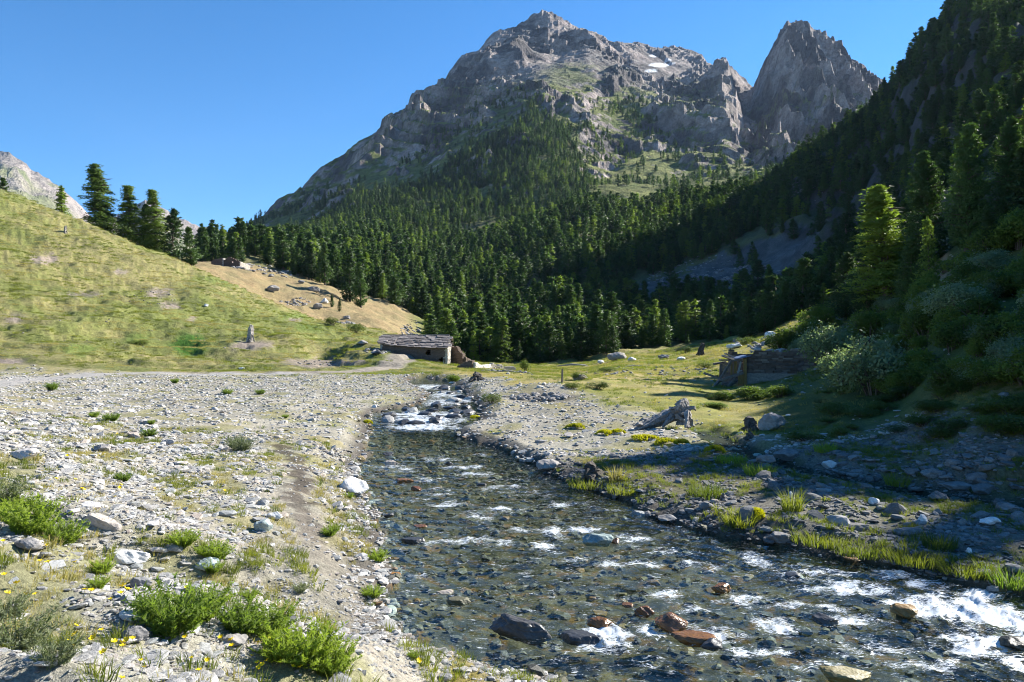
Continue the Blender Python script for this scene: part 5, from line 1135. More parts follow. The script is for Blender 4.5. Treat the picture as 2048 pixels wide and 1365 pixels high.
# grass: blades in tufts spread over turf, banks and the hill
def tuft(name, seed, n, h, sp, wd, mat, px, py, label):
    v, f = blades(seed, n, h, sp, wd); x, y, z = ground_at(px, py, 3, 60)
    o = obj(name, put_nr(mesh_np(name, v, f, [mat]), NR[0]), loc=(x, y, z)); return tag(o, label, 'grass tuft', 'single grass tufts')
TG = [tuft('grass_tuft', 850+i, 46, .16, .10, .004, M_grass, *p, 'small green grass tuft on the strip between the path and the water') for i, p in enumerate([(715, 1060), (730, 1110), (700, 1040)])]
TD = [tuft('dry_grass_tuft', 860+i, 40, .12, .12, .004, M_dryg, *p, 'small straw coloured grass tuft on the strip beside the earth path') for i, p in enumerate([(690, 1100), (660, 1020)])]
def grass():
    # near banks
    X, Y, px = scatter_xy(16000, 2.6, 22, -60, 2100, 1.7); g = gravel_mask(X, Y, px); gr = greenness(X, Y); c = chan(X, Y); pd = path_d(X, Y)
    p = .10+.75*gr*(1-.4*(g > .5))+.6*(1-g); strip = (X < XL(Y)) & (Y > 6.5) & (Y < 17) & (c > .6) & (c < 1.9); p = np.where(strip, .8, p)
    edge = (X > XR(Y)) & (c > .1) & (c < 1.3) & (Y < 14.5); p = np.where(edge, .55, p)
    p = np.where(pd < .35, 0, p)*(c > .12)*(seg_dist(X, Y, SPX, SPY)[0] > .8)
    k = rng.random(len(X)) < p; X, Y, c, edge = X[k], Y[k], c[k], edge[k]; z = H(X, Y); n = len(X)
    s = rng.uniform(.35, 1.0, n)*np.where(edge, 1.15, 1)
    dry = (fbm(X/1.1, Y/1.5, 3, 870) > -.02) & ~edge & ~((X > 0) & (Y < 20))
    for nm, m, src, lab in (('grass', ~dry, TG, 'green grass growing between the stones and along the water edge'), ('dry_grass', dry, TD, 'straw coloured grass growing between the stones of the banks')):
        q = m.sum(); spread(nm, np.stack([X[m], Y[m], z[m]], -1), np.stack([np.zeros(q), np.zeros(q), rng.uniform(0, 6.28, q)], -1), np.repeat(s[m][:, None], 3, 1), src, label=lab, cat='grass')
    # meadow and hill: coarser tufts, lying flatter with distance
    X, Y, px = scatter_xy(46000, 22, 150, -150, 1750, 1.6); z = H(X, Y); py = HOR+(ZC-z)*K/Y; g = gravel_mask(X, Y, px)*(Y < 62)
    p = (1-g)*.9+.06; p *= (chan(X, Y) > .3); p = np.where((px > 860) & (Y > 125), 0, p); p *= np.where(seg_dist(X, Y, TRX, TRY)[0] < 1.5, .05, 1)
    for cx, cy, rx, ry in [(318, 588, 34, 10), (340, 612, 22, 8), (88, 520, 26, 10), (500, 691, 55, 9), (18, 728, 52, 13), (630, 728, 62, 9)]: p = p*(1-.9*blob(px, py, cx, cy, rx, ry)*(Y < 150))
    p *= .35+.9*sst(-.3, .3, fbm(X/4, Y/4, 3, 875))
    k = rng.random(len(X)) < p; X, Y, z, px = X[k], Y[k], z[k], px[k]; n = len(X); s = rng.uniform(1.0, 2.4, n)*np.clip(Y/55, .8, 1.5); zs = s*np.where(px > 900, .75, .6)
    dry = fbm(X/7, Y/7, 3, 878) > .0
    for nm, m, src, lab in (('meadow_grass', ~dry, TG, 'green grass covering the meadow and the hillside'), ('meadow_grass', dry, TD, 'dry yellow grass covering the meadow and the hillside')):
        q = m.sum(); spread(nm, np.stack([X[m], Y[m], z[m]-.02], -1), np.stack([np.zeros(q), np.zeros(q), rng.uniform(0, 6.28, q)], -1), np.stack([s[m], s[m], zs[m]], -1), src, label=lab, cat='grass')
grass()
# long grass clumps on the far bank, in the shade line
def clump(px, py, wpx, h, mat, label, seed, n=160, name='grass_clump', cat='grass clump', Ymax=60, wd=.006):
    x, y, z = ground_at(px, py, 3, Ymax); v, f = blades(seed, n, h, wpx/K*y/2, wd*max(1, y/14), .45); return tag(obj(name, put_nr(mesh_np(name, v, f, [mat]), NR[0]), loc=(x, y, z)), label, cat)
for i, a in enumerate([(1585, 1025, 36, .5, M_grass, 'tall grass clump beside the small white upright stone'), (1410, 995, 70, .35, M_grass, 'grass clump with dry stalks on the far gravel bar'), (1480, 1050, 60, .3, M_grass, 'yellow green grass patch at the point of the far bar'),
                       (1640, 1085, 110, .20, M_grass, 'sunlit long grass at the far water edge'), (1720, 1105, 110, .2, M_grass, 'grass at the far water edge partly in the shade'), (1830, 1125, 120, .2, M_grass, 'dark long grass fringe along the shaded water edge'), (1930, 1150, 100, .2, M_grass, 'long grass fringe right of the tiny white stone'),
                       (2020, 1170, 80, .28, M_herb, 'bright long grass at the water edge by the picture edge'), (1180, 975, 90, .22, M_grass, 'thin grass along the water edge in front of the root stump'), (1250, 985, 70, .22, M_grass, 'thin grass right of the root stump at the water edge'), (1232, 965, 22, .45, M_dryg, 'tall seeding grass stalks beside the root stump'),
                       (1650, 905, 40, .3, M_herb, 'green grass patch among the shaded boulders'), (1520, 950, 60, .3, M_herb, 'bright grass mound beside the side stream'), (1460, 925, 60, .25, M_herb, 'yellow green grass mound at the shade line'),
                       (1795, 975, 44, .3, M_grass, 'dark grass patch in the shaded rubble'), (1880, 1100, 60, .3, M_grass, 'dark grass mound above the shaded water edge')]):
    clump(*a[:6], 880+i, **({'n': int(a[2]*5)}))
# yellow cushions by the side arm
def cushion(px, py, wpx, label, seed, mat=None, h=.13):
    x, y, z = ground_at(px, py, 3, 60); w_ = wpx/K*y*1.25; r = np.random.default_rng(seed); n = int(900); a = r.uniform(0, 6.28, n); rr = np.sqrt(r.random(n))*(.75+.3*np.sin(3*a+seed)+.15*np.sin(7*a)); zz0 = h*np.sqrt(np.clip(1-rr**2, 0, 1))*r.uniform(.6, 1, n)
    p = np.stack([np.cos(a)*rr*w_/2, np.sin(a)*rr*w_/2.6, zz0], -1); d = np.stack([np.cos(a)*rr, np.sin(a)*rr, np.full(n, 1.)], -1)+r.normal(0, .4, (n, 3)); d /= np.linalg.norm(d, axis=1, keepdims=True); q = np.cross(d, r.normal(0, 1, (n, 3))); q /= np.linalg.norm(q, axis=1, keepdims=True)
    v = np.stack([p-q*.02, p+q*.02, p+d*.09], 1).reshape(-1, 3); return tag(obj('cushion_plant', put_nr(mesh_np('cushion_plant', v, np.arange(len(v)).reshape(-1, 3), [mat or M_moss]), np.repeat(d, 3, 0)), loc=(x, y, z)), label, 'cushion plant')
for i, (px, py, wp, lab) in enumerate([(950, 841, 20, 'brightest round yellow cushion plant by the rapid'), (928, 850, 16, 'small yellow cushion below the brightest one by the rapid'), (883, 846, 12, 'tiny yellow cushion on the rocks in the rapid'), (1152, 857, 30, 'yellow cushion plant left of the dead trunk'), (1210, 872, 26, 'dull yellow cushion below the dead trunk'), (1236, 870, 24, 'yellow green cushion right of the dull one'),
                                        (1288, 883, 50, 'longest yellow cushion mat below the dead trunk'), (1330, 890, 40, 'yellow green mat right of the longest one'), (1362, 891, 26, 'small bright yellow mat at the end of the row'), (1430, 905, 30, 'green yellow mound before the shade line'), (1510, 1040, 30, 'yellow cushion on the far gravel bar'), (735, 850, 14, 'yellow orange cushion at the left of the waterfall')]):
    cushion(px, py, wp, lab, 900+i)
# ------------------------------------------------------------------ added off-frame pines that shade the right bank, and its near trees
def right_forest():
    n = 2600; px = rng.uniform(2230, 3700, n); Y = np.sqrt(rng.uniform(21**2, 130**2, n)); X = (px-1024)/K*Y; z = H(X, Y)
    p2_ = rng.uniform(1790, 2090, 500); Y2 = np.sqrt(rng.uniform(48**2, 92**2, 500)); X2 = (p2_-1024)/K*Y2; z2 = H(X2, Y2)
    cell = set(); L = []
    for a, b, c in zip(np.concatenate([X, X2]), np.concatenate([Y, Y2]), np.concatenate([z, z2])):
        q = (int(a//3.8), int(b//3.8))
        if q in cell or (a < 17 and b < 26): continue
        cell.add(q); L.append((a, b, c))
    P_ = np.array(L); pp = 1024+K*P_[:, 0]/P_[:, 1]; inside = pp < 2110; k = 0
    for a, b, c in P_[inside][:70]:
        hh = rnd.uniform(7, 12)
        if not shade_ok(a, b, c, hh): hh *= .6
        if not shade_ok(a, b, c, hh): continue
        k += 1; put_tree('pine' if rnd.random() < .75 else 'larch', a, b, hh, 'dark tree standing crowded on the shaded bank above the bushes', 'trees crowded on the shaded bank', 'mid', rnd.uniform(1.1, 1.5))
    Q = []; hs = []
    for a, b, c in P_[~inside]:  # unseen pines, each cut in height until its shadow falls as wanted
        for hh in (rnd.uniform(11, 14), 10, 8, 6, 4.5):
            if shade_ok(a, b, c, hh): Q.append((a, b, c)); hs.append(hh/10); break
    Q = np.array(Q); hs = np.array(hs); n = len(Q); print('right forest', n); srcs = [o for o in bpy.data.objects if o.name.startswith('pine_tree') and o.type == 'MESH'][:4]
    spread('forest', Q-np.array([0, 0, .2]), np.stack([np.zeros(n), np.zeros(n), rng.uniform(0, 6.28, n)], -1), np.stack([hs*1.25, hs*1.25, hs], -1), srcs, label='unseen pines added beyond the right edge to cast shade on the bank', cat='forest')
right_forest()

# ------------------------------------------------------------------ bushes
def bush_vf(seed, n, leaf, lumps=9):
    r = np.random.default_rng(seed); lc = r.normal(0, 1, (lumps, 3)); lc[:, 2] = np.abs(lc[:, 2])*.8; lc /= np.linalg.norm(lc, axis=1, keepdims=True); lc *= np.array([.33, .33, .42])*r.uniform(.7, 1.1, (lumps, 1)); lc[:, 2] += .28
    rad = r.uniform(.16, .27, lumps); k = r.integers(0, lumps, n); d = r.normal(0, 1, (n, 3)); d[:, 2] += .35; d /= np.linalg.norm(d, axis=1, keepdims=True)
    p = lc[k]+d*(rad[k]*r.uniform(.55, 1.12, n)**.6)[:, None]; p[:, 2] = np.maximum(p[:, 2], .02)
    # shoots standing out
    m = n//7; sh = r.integers(0, n, m); p[:m] = p[sh]+d[sh]*r.uniform(.02, .14, (m, 1))+np.array([0, 0, .04])
    dr = d*.6+r.normal(0, .6, (n, 3)); dr /= np.linalg.norm(dr, axis=1, keepdims=True); q = np.cross(dr, r.normal(0, 1, (n, 3))); q /= np.linalg.norm(q, axis=1, keepdims=True); l = leaf*r.uniform(.6, 1.4, (n, 1))
    v = np.stack([p, p+dr*l*.5+q*l*.28, p+dr*l, p+dr*l*.5-q*l*.28], 1).reshape(-1, 3); i = np.arange(n)*4; NR[0] = np.repeat(d+np.array([0, 0, .25]), 4, 0)
    return v, np.stack([i, i+1, i+2, i+3], -1)
def bush_stem(seed):
    m = MB(); r = random.Random(seed)
    for i in range(12):
        a = r.uniform(0, 6.28); l = r.uniform(.15, .4); m.tube([(math.cos(a)*.05, math.sin(a)*.05, -.05), (math.cos(a)*l*.5, math.sin(a)*l*.5, .25), (math.cos(a)*l, math.sin(a)*l, r.uniform(.4, .65))], [.014, .010, .004], 4, False)
    return m.mesh('stems', M_bark)
BUSH = {'bush': [], 'willow': [], 'juniper': []}
for i in range(4): v, f = bush_vf(1000+i, 3600, .055); BUSH['bush'].append(put_nr(mesh_np('foliage', v, f, [M_bush]), NR[0]))
for i in range(3): v, f = bush_vf(1010+i, 4600, .045, 12); BUSH['willow'].append(put_nr(mesh_np('foliage', v, f, [M_willow]), NR[0]))
M_jun = m_leaf('juniper_leaves', (.075, .115, .03), .25, .3)
for i in range(2): v, f = bush_vf(1020+i, 2600, .05, 8); BUSH['juniper'].append(put_nr(mesh_np('foliage', v, f, [M_jun]), NR[0]))
BST = [bush_stem(1030+i) for i in range(3)]; bn = 0
def bush_at(x, y, size, hh, kind, label, group=None, name='leafy_bush', z=None):
    global bn
    bn += 1; z = h1(x, y) if z is None else z
    e = bpy.data.objects.new(name, None); link(e); e.location = (x, y, z-.05*size); e.rotation_euler = (0, 0, rnd.uniform(0, 6)); e.scale = (size, size, size*hh); e.empty_display_size = .2
    obj('foliage', BUSH[kind][bn % len(BUSH[kind])], e); obj('stems', BST[bn % 3], e); return tag(e, label, 'bush', group)
def bush_px(px, py, w_, kind, label, hh=1., group=None, Ymin=15, Ymax=120, name='leafy_bush'):
    x, y, z = ground_at(px, py, Ymin, Ymax); return bush_at(x, y, w_/K*y/.95, hh, kind, label, group, name, z)
for a in [
    (1748, 790, 150, 'willow', 'big silvery willow bush, brightest on the shaded bank', .9), (1690, 770, 100, 'willow', 'silvery willow bush left of the brightest one', .8), (1660, 735, 110, 'willow', 'grey green willow bush behind the derelict hut', .9),
    (1830, 690, 90, 'bush', 'sunlit bush with russet twigs above the brightest willow', .9), (1740, 690, 100, 'bush', 'bush with reddish flower heads above the willow', .8), (1870, 640, 70, 'willow', 'pale sunlit willow tuft half way up the shaded bank', 1.),
    (1985, 520, 100, 'bush', 'sunlit bush high on the bank below the dark pines', .9), (2040, 500, 90, 'bush', 'bright bush at the picture edge below the dark pines', 1.), (1935, 590, 80, 'bush', 'small sunlit bush beside the bare earth scar', .9),
    (1610, 690, 90, 'bush', 'green bush at the top corner of the meadow', .7), (1565, 700, 70, 'bush', 'low green bush left of the one in the meadow corner', .7), (1640, 668, 80, 'bush', 'bush climbing the bank beyond the meadow corner', .8),
    (1160, 762, 30, 'juniper', 'small bush in front of a grey boulder on the meadow', .7), (1145, 778, 32, 'juniper', 'low bush left of a grassy patch on the meadow', .5), (1195, 778, 44, 'juniper', 'wide low green bush on the meadow near the stream', .4), (983, 808, 40, 'juniper', 'dark green bush hanging over the stream bank', .6),
    (1372, 708, 22, 'juniper', 'bright small bush on the far meadow', .8), (1412, 738, 34, 'juniper', 'low round juniper left of the derelict hut', .5), (1490, 690, 50, 'juniper', 'flat juniper mat above the derelict hut', .4), (1215, 745, 34, 'juniper', 'flat juniper in the middle of the meadow', .4),
    (925, 728, 16, 'bush', 'bright sapling growing on the ruined wall by the barn', 1.6), (905, 766, 34, 'bush', 'bright green bush on the bank at the head of the rapid', .6), (1050, 745, 24, 'juniper', 'pale thin bush at the end of the white wall stones', 1.2),
    (275, 690, 36, 'juniper', 'dark green herb patch on the green hillside', .35), (665, 650, 30, 'juniper', 'scrubby bush under the two small pines', .6), (712, 668, 34, 'juniper', 'low branching bush on the green hill skyline', .7),
    (1440, 800, 60, 'bush', 'nettle like green plants before the derelict hut', .35), (1500, 800, 80, 'bush', 'taller weeds in shade before the derelict hut wall', .4), (1560, 795, 70, 'bush', 'dark weeds at the right part of the derelict hut wall', .4), (1420, 815, 60, 'bush', 'low sunlit weeds on the meadow before the hut', .25)]:
    bush_px(*a[:5], hh=a[5], Ymin=(30 if a[0] < 1500 else 15), Ymax=(180 if a[0] < 1500 else 120))
def bushes():
    r = random.Random(5); pl = [(1590, 700), (1700, 625), (1800, 585), (1900, 540), (2048, 450), (2300, 380), (2300, 760), (2048, 770), (1850, 800), (1700, 800), (1640, 770)]; k = 0
    while k < 170:
        px, py = r.uniform(1580, 2300), r.uniform(400, 810)
        if not inpoly(np.array([px]), np.array([py]), pl)[0]: continue
        x, y, z = ground_fast(px, py, 14, 120)
        s = r.uniform(1.0, 2.3)*(.75 if py > 700 else 1.0); kd = 'willow' if r.random() < .25 else 'bush'
        bush_at(x, y, s, r.uniform(.6, .95), kd, ('silvery leafed' if kd == 'willow' else 'green leafed')+' bush in the thicket on the shaded bank', 'bushes of the thicket on the shaded bank', z=z); k += 1
    for k in range(60):      # low growth over the foot of the bank
        px, py = r.uniform(1600, 2250), r.uniform(760, 900); x, y, z = ground_fast(px, py, 13, 60)
        bush_at(x, y, r.uniform(.5, 1.2), r.uniform(.3, .5), 'juniper', 'low dark bush at the foot of the shaded bank', 'low bushes at the foot of the shaded bank', 'low_bush', z=z)
bushes()

# ------------------------------------------------------------------ stone buildings
M_wallst = m_stone('wall_stone', [(0, (.10, .075, .06)), (.4, (.17, .125, .10)), (.7, (.12, .105, .095)), (1, (.28, .24, .20))], .6, 3)
M_roofst = m_stone('roof_slab', [(0, (.11, .095, .09)), (.5, (.18, .155, .145)), (1, (.29, .255, .24))], .6, 3)
M_pale_litwall = m_stone('pale_sunlit_wall_stone', [(0, (.40, .36, .31)), (1, (.62, .58, .52))], .7, 3)  # pale stone; on end and side walls it paints in the sunlight
M_plaster = m_stone('old_plaster', [(0, (.20, .185, .16)), (1, (.24, .22, .19))], .7, 2)
M_oldwood = m_wood('weathered_wood', (.09, .075, .06), (.26, .23, .20))
M_palewood = m_wood('bleached_wood', (.22, .20, .18), (.52, .49, .45))
M_ochre = m_wood('ochre_board', (.22, .14, .05), (.38, .26, .10))
M_dead = m_wood('bleached_dead_wood', (.12, .11, .105), (.46, .43, .40), (3, 3, 3), .9, .06)
def courses(p0, p1, ztop, zbot, thick, sh=.16, sl=.42, jit=.12, holes=(), seed=1):
    """stones of a dry wall from p0 to p1: yields (centre, size, yaw)"""
    r = random.Random(seed); d = Vector((p1[0]-p0[0], p1[1]-p0[1], 0)); L = d.length; d.normalize(); yaw = math.atan2(d.y, d.x); zl = min(zbot(0), zbot(1), zbot(.5)); z = zl; row = 0
    zmax = max(ztop(i/20) for i in range(21))
    while z < zmax:
        h = sh*r.uniform(.8, 1.25); u = -r.uniform(0, sl*.5)
        while u < L:
            l = sl*r.uniform(.6, 1.5); a, b = max(u, 0), min(u+l, L); t = (a+b)/2/L; u += l
            if b-a < sl*.2: continue
            if z+h*.6 > ztop(t) or z+h < zbot(t): continue
            if any(x0 < t < x1 and z0 < z+h/2 < z1 for x0, x1, z0, z1 in holes): continue
            c = Vector((p0[0], p0[1], 0))+d*((a+b)/2); n = Vector((-d.y, d.x, 0)); c += n*r.uniform(-.03, .03); yield (c.x, c.y, z+h/2), ((b-a)*.985, thick*r.uniform(.92, 1.06), h*.93), yaw+r.uniform(-.03, .03)
        z += h; row += 1
def wall_mass(name, segs, mat, parent, **k):
    m = MB()
    for p0, p1, zt, zb, th, *rest in segs:
        kk = dict(k); kk.update(rest[0] if rest else {})
        for c, s, yw in courses(p0, p1, zt, zb, th, **kk): m.box(c, s, Matrix.Rotation(yw, 3, 'Z'), .08)
    return tag(m.build(name, mat, parent), kind='stuff')
def chip(name, size, seed, mat):
    m = MB(); m.box((0, 0, 0), size, None, .14, random.Random(seed)); return m.mesh(name, mat)
W = lambda px, Y: (wx_(px, Y), Y)
def barn():
    e = bpy.data.objects.new('stone_barn', None); link(e); tag(e, 'long low stone barn with a slate slab roof sunk into the slope', 'barn')
    Yf, Yb = 80.0, 84.2; xl, xr = wx_(765, Yf), wx_(891, Yf); eL, eR = zz(689, Yf), zz(697, Yf); e.location = (0, 0, 0)
    gz = lambda x: h1(x, Yf)-.3
    f = lambda t: eL+(eR-eL)*t
    wall_mass('front_wall', [((xl, Yf), (xr, Yf), f, lambda t: gz(xl+(xr-xl)*t), .45, dict(holes=[(.70, .755, 2.0, 2.5), (.90, .965, .3, 1.75)]))], M_wallst, e, sh=.13, sl=.38, seed=3)
    rid_z = zz(681, Yf)+.52; ym = (Yf+Yb)/2
    gt = lambda t: eR+(rid_z-eR)*(1-abs(t-.5)*2)-.05
    wall_mass('end_wall', [((xr, Yf-.2), (xr, Yb), gt, lambda t: gz(xr)-.2, .5), ((xl, Yf), (xl, Yb), lambda t: eL+(rid_z-eL)*(1-abs(t-.5)*2)-.05, lambda t: gz(xl)-.5, .5)], M_pale_litwall, e, sh=.13, sl=.38, seed=5)  # end walls paler than the front, sunlight put into their colour
    wall_mass('back_wall', [((xl, Yb), (xr, Yb), f, lambda t: h1(xl, Yb)-1.5, .45)], M_wallst, e, sh=.2, sl=.6, seed=4)
    M = [chip('roof_slab', (.80, .62, .055), 40+i, M_roofst) for i in range(6)]
    r = random.Random(8)
    for side in (0, 1):
        y0, y1 = (Yf-.45, ym) if side == 0 else (Yb+.35, ym); rows = 7 if side == 0 else 5
        for a in range(rows):
            t = (a+.3)/rows; n = 12 if side == 0 else 9
            for b in range(n+(a % 2)):
                u = (b+.5*(1-a % 2))/n; x = xl-.25+(xr-xl+.45)*u+r.uniform(-.06, .06); s = (x-xl)/(xr-xl); ez = eL+(eR-eL)*s+.05; z = ez+(rid_z-ez)*t-.12*math.sin(s*3.1)*(1-t)+r.uniform(-.02, .02)
                tilt = math.atan2(rid_z-ez, abs(ym-y0))*(1 if side == 0 else -1)
                o = obj('roof_slab', M[r.randrange(6)], e, (x, y0+(y1-y0)*t+r.uniform(-.05, .05), z+.03+.012*(a % 2)), (tilt*.82+r.uniform(-.05, .05), r.uniform(-.05, .05), r.uniform(-.14, .14)), (r.uniform(.8, 1.2), 1.25 if side else r.uniform(.95, 1.2), 1))
    m = MB(); m.tube([(xl-.3, ym, rid_z+.0), ((xl+xr)/2, ym, rid_z-.02), (xr+.25, ym, rid_z)], .12, 6); m.build('ridge_beam', M_oldwood, e)
    for i in range(9):
        m = MB(); x = xl+.3+(xr-xl-.6)*i/8; s = (x-xl)/(xr-xl); m.tube([(x, Yf-.4, eL+(eR-eL)*s-.02), (x, ym, rid_z-.1)], .06, 5); m.build('rafter', M_oldwood, e)
    # underlay so that no light falls between the slabs
    v = [(xl-.2, Yf-.3, eL-.02), (xr+.15, Yf-.3, eR-.02), (xr+.15, ym, rid_z-.06), (xl-.2, ym, rid_z-.06), (xr+.15, Yb+.3, eR-.02), (xl-.2, Yb+.3, eL-.02)]
    m = MB(); m.add(v, [(0, 1, 2, 3), (3, 2, 4, 5)]); m.build('roof_boarding', M_oldwood, e)
barn()
def ruin_walls():
    e = bpy.data.objects.new('ruined_gable', None); link(e); tag(e, 'crumbling dark stone gable standing behind the barn', 'ruined wall')
    a, b = W(896, 85), W(928, 84); wall_mass('wall', [(a, b, lambda t: zz(694, 85)-.9*max(0, t-.55)/.45-.2*math.sin(t*20)*.4, lambda t: .2, .6), (b, (b[0]+.6, b[1]+3), lambda t: zz(714, 85)-.5*t, lambda t: .1, .5)], M_wallst, e, sh=.13, sl=.35, seed=21)
    e = bpy.data.objects.new('ruined_pen_wall', None); link(e); tag(e, 'low dark stone wall of a ruined pen with one sunlit end', 'ruined wall')
    a, b = W(906, 77), W(947, 76); wall_mass('wall', [(a, b, lambda t: zz(741, 76)+(zz(722, 76)-zz(741, 76))*min(1, t*1.3), lambda t: .2, .5)], M_wallst, e, sh=.12, sl=.32, seed=22)
    wall_mass('sunlit_wall', [(b, W(978, 81), lambda t: zz(724, 76)-.42*min(1, t*3), lambda t: .2, .5)], M_pale_litwall, e, sh=.12, sl=.30, seed=23)
    for i, (p0, p1, Y, top) in enumerate([(977, 988, 81, 729), (991, 1004, 82, 731), (1007, 1030, 83, 734)]):
        e = bpy.data.objects.new('tumbled_wall', None); link(e); tag(e, ['short white topped wall stub next to the pen wall', 'middle stub of the white tumbled wall', 'longest and lowest stub of the white tumbled wall'][i], 'ruined wall')
        wall_mass('wall', [(W(p0, Y), W(p1, Y+.6), lambda t, q=top, Y=Y: zz(q, Y)-.1*math.sin(t*9), lambda t: .0, .55)], M_pale_litwall, e, sh=.16, sl=.36, seed=30+i)
ruin_walls()
def hill_ruins():
    Y = 212.
    for i, (p0, p1, tl, tm, tr, lab, mt) in enumerate([(424, 446, 522, 519, 517, 'roofless stone hut at the left on the top of the tan slope', M_wallst), (448, 480, 521, 514, 524, 'gabled ruined stone hut with a window on the top of the tan slope', M_wallst)]):
        e = bpy.data.objects.new('ruined_hut', None); link(e); tag(e, lab, 'ruined hut'); x0, x1 = wx_(p0, Y), wx_(p1, Y); zb = min(h1(x0, Y), h1(x1, Y))-.6
        top = lambda t: zz(tl, Y)+(zz(tm, Y)-zz(tl, Y))*min(1, t*2.5) if t < .4 else zz(tm, Y)+(zz(tr, Y)-zz(tm, Y))*(t-.4)/.6
        wall_mass('front_wall', [((x0, Y), (x1, Y), top, lambda t: zb, .6, dict(holes=[(.5, .58, zb+2.0, zb+2.7)]))], mt, e, sh=.24, sl=.6, seed=50+i)
        wall_mass('side_wall', [((x1, Y-.3), (x1+.9, Y+5), lambda t: zz(tr, Y)-.6*t, lambda t: zb, .5)], M_pale_litwall, e, sh=.24, sl=.6, seed=55+i)  # lit side of the ruin, its sunlight painted by paler stone
        wall_mass('back_wall', [((x0, Y), (x0, Y+5), lambda t: zz(tl, Y)-.2, lambda t: zb, .5), ((x0, Y+5), (x1+.9, Y+5), lambda t: zz(tr, Y)-.4, lambda t: zb, .5)], mt, e, sh=.3, sl=.8, seed=58+i)
hill_ruins()
def hut():
    Y = 50.0; e = bpy.data.objects.new('derelict_hut', None); link(e); tag(e, 'derelict stone hut with a collapsed timber end on the meadow edge', 'hut'); r = random.Random(12)
    x0, x1 = wx_(1493, Y), wx_(1640, Y); b0 = W(1493, Y); b1 = W(1640, Y-1.0); zmid = zz(747, Y); ztp = zz(701, Y)
    top = lambda t: ztp-.35*max(0, 1-t*5)+.12*math.sin(t*11)-.05
    M = [chip('stone', (1, 1, 1), 60+i, M_wallst) for i in range(8)]
    for c, s, yw in courses(b0, b1, top, lambda t: zmid, .45, sh=.125, sl=.42, seed=61):
        obj('stone', M[r.randrange(8)], e, c, (r.uniform(-.02, .02), r.uniform(-.02, .02), yw), s)
    # plastered base, side and back walls
    yw = math.atan2(b1[1]-b0[1], b1[0]-b0[0]); L = math.hypot(b1[0]-b0[0], b1[1]-b0[1]); zb = .1
    m = MB(); m.box(((b0[0]+b1[0])/2, (b0[1]+b1[1])/2, (zb+zmid)/2-.002), (L, .5, zmid-zb), Matrix.Rotation(yw, 3, 'Z')); o = m.build('plaster_base', M_plaster, e)
    wall_mass('back_wall', [((x0, Y+4), (x1, Y+3.4), lambda t: ztp-.3, lambda t: zb, .5), ((x1, Y-1), (x1, Y+3.4), lambda t: ztp, lambda t: zb, .5), ((x0+.1, Y+.5), (x0+.1, Y+4), lambda t: ztp-.8*(1-t), lambda t: zb, .4)], M_wallst, e, sh=.2, sl=.6, seed=62)
    # collapsed roof rubble on the wall head
    for i in range(26):
        t = r.uniform(.05, .9); s = r.uniform(.25, .7); obj('fallen_slab', ST_LO[r.randrange(9)], e, (b0[0]+(b1[0]-b0[0])*t, b0[1]+r.uniform(-.1, .5), top(t)+r.uniform(0, .16)), (r.uniform(-.3, .3), r.uniform(-.3, .3), r.uniform(0, 6)), (s, s, s*1.2))
    def beam(n, px0, py0, d0, px1, py1, d1, wd, mat, th=None):
        a = Vector((wx_(px0, Y+d0), Y+d0, zz(py0, Y+d0))); b = Vector((wx_(px1, Y+d1), Y+d1, zz(py1, Y+d1))); d = b-a; q = d.to_track_quat('X', 'Z').to_matrix(); m = MB(); m.box((0, 0, 0), (d.length, th or wd, wd), q, .05, r); return m.build(n, mat, e, loc=(a+b)/2)
    beam('corner_board', 1490, 772, -.3, 1490, 718, -.3, .20, M_ochre, .12); beam('corner_board', 1482, 770, -.05, 1482, 746, -.05, .4, M_ochre, .1)
    beam('frame_post', 1463, 750, -.2, 1463, 722, -.2, .10, M_ochre); beam('frame_post', 1471, 748, -.1, 1471, 724, -.1, .22, M_ochre, .06); beam('frame_rail', 1460, 722, -.2, 1492, 720, -.2, .12, M_oldwood)
    beam('roof_plank', 1445, 712, -.6, 1466, 720, 0, .12, M_palewood, .22); beam('roof_plank', 1450, 708, .4, 1469, 716, .6, .08, M_palewood, .2); beam('roof_plank', 1440, 721, .3, 1462, 721, .5, .10, M_oldwood, .3); beam('roof_plank', 1428, 729, .8, 1450, 725, 1.0, .12, M_oldwood, .3)
    beam('roof_sheet', 1468, 718, .2, 1494, 712, .3, .06, flat_mat('faded_blue_sheet', (.12, .16, .26), .5), 1.4)
    beam('leaning_beam', 1464, 721, -.5, 1441, 758, -.7, .14, M_oldwood); beam('leaning_beam', 1408, 747, -.4, 1442, 759, -.4, .14, M_oldwood); beam('leaning_beam', 1441, 761, -.8, 1486, 747, -.6, .14, M_oldwood); beam('leaning_beam', 1420, 784, -1.4, 1444, 756, -.4, .16, M_oldwood)
    beam('leaning_beam', 1442, 727, 0, 1441, 764, 0, .16, M_oldwood); beam('leaning_beam', 1452, 778, -.9, 1472, 756, -.5, .12, M_oldwood); beam('broken_board', 1482, 724, -.3, 1476, 748, -.4, .12, M_palewood, .05); beam('broken_board', 1484, 742, -.3, 1474, 745, -.4, .08, M_palewood)
    for i in range(7):
        beam('wall_board', 1443, 727+i*6.2, .9, 1464, 729+i*6.0+r.uniform(-2, 2), .7, .20, M_oldwood, .05)
    for i in range(9): beam('rubble_beam', 1436+r.uniform(0, 20), 774+r.uniform(-6, 6), r.uniform(-1, .5), 1460+r.uniform(0, 22), 770+r.uniform(-12, 6), r.uniform(-.5, .8), .12, M_oldwood)
hut()

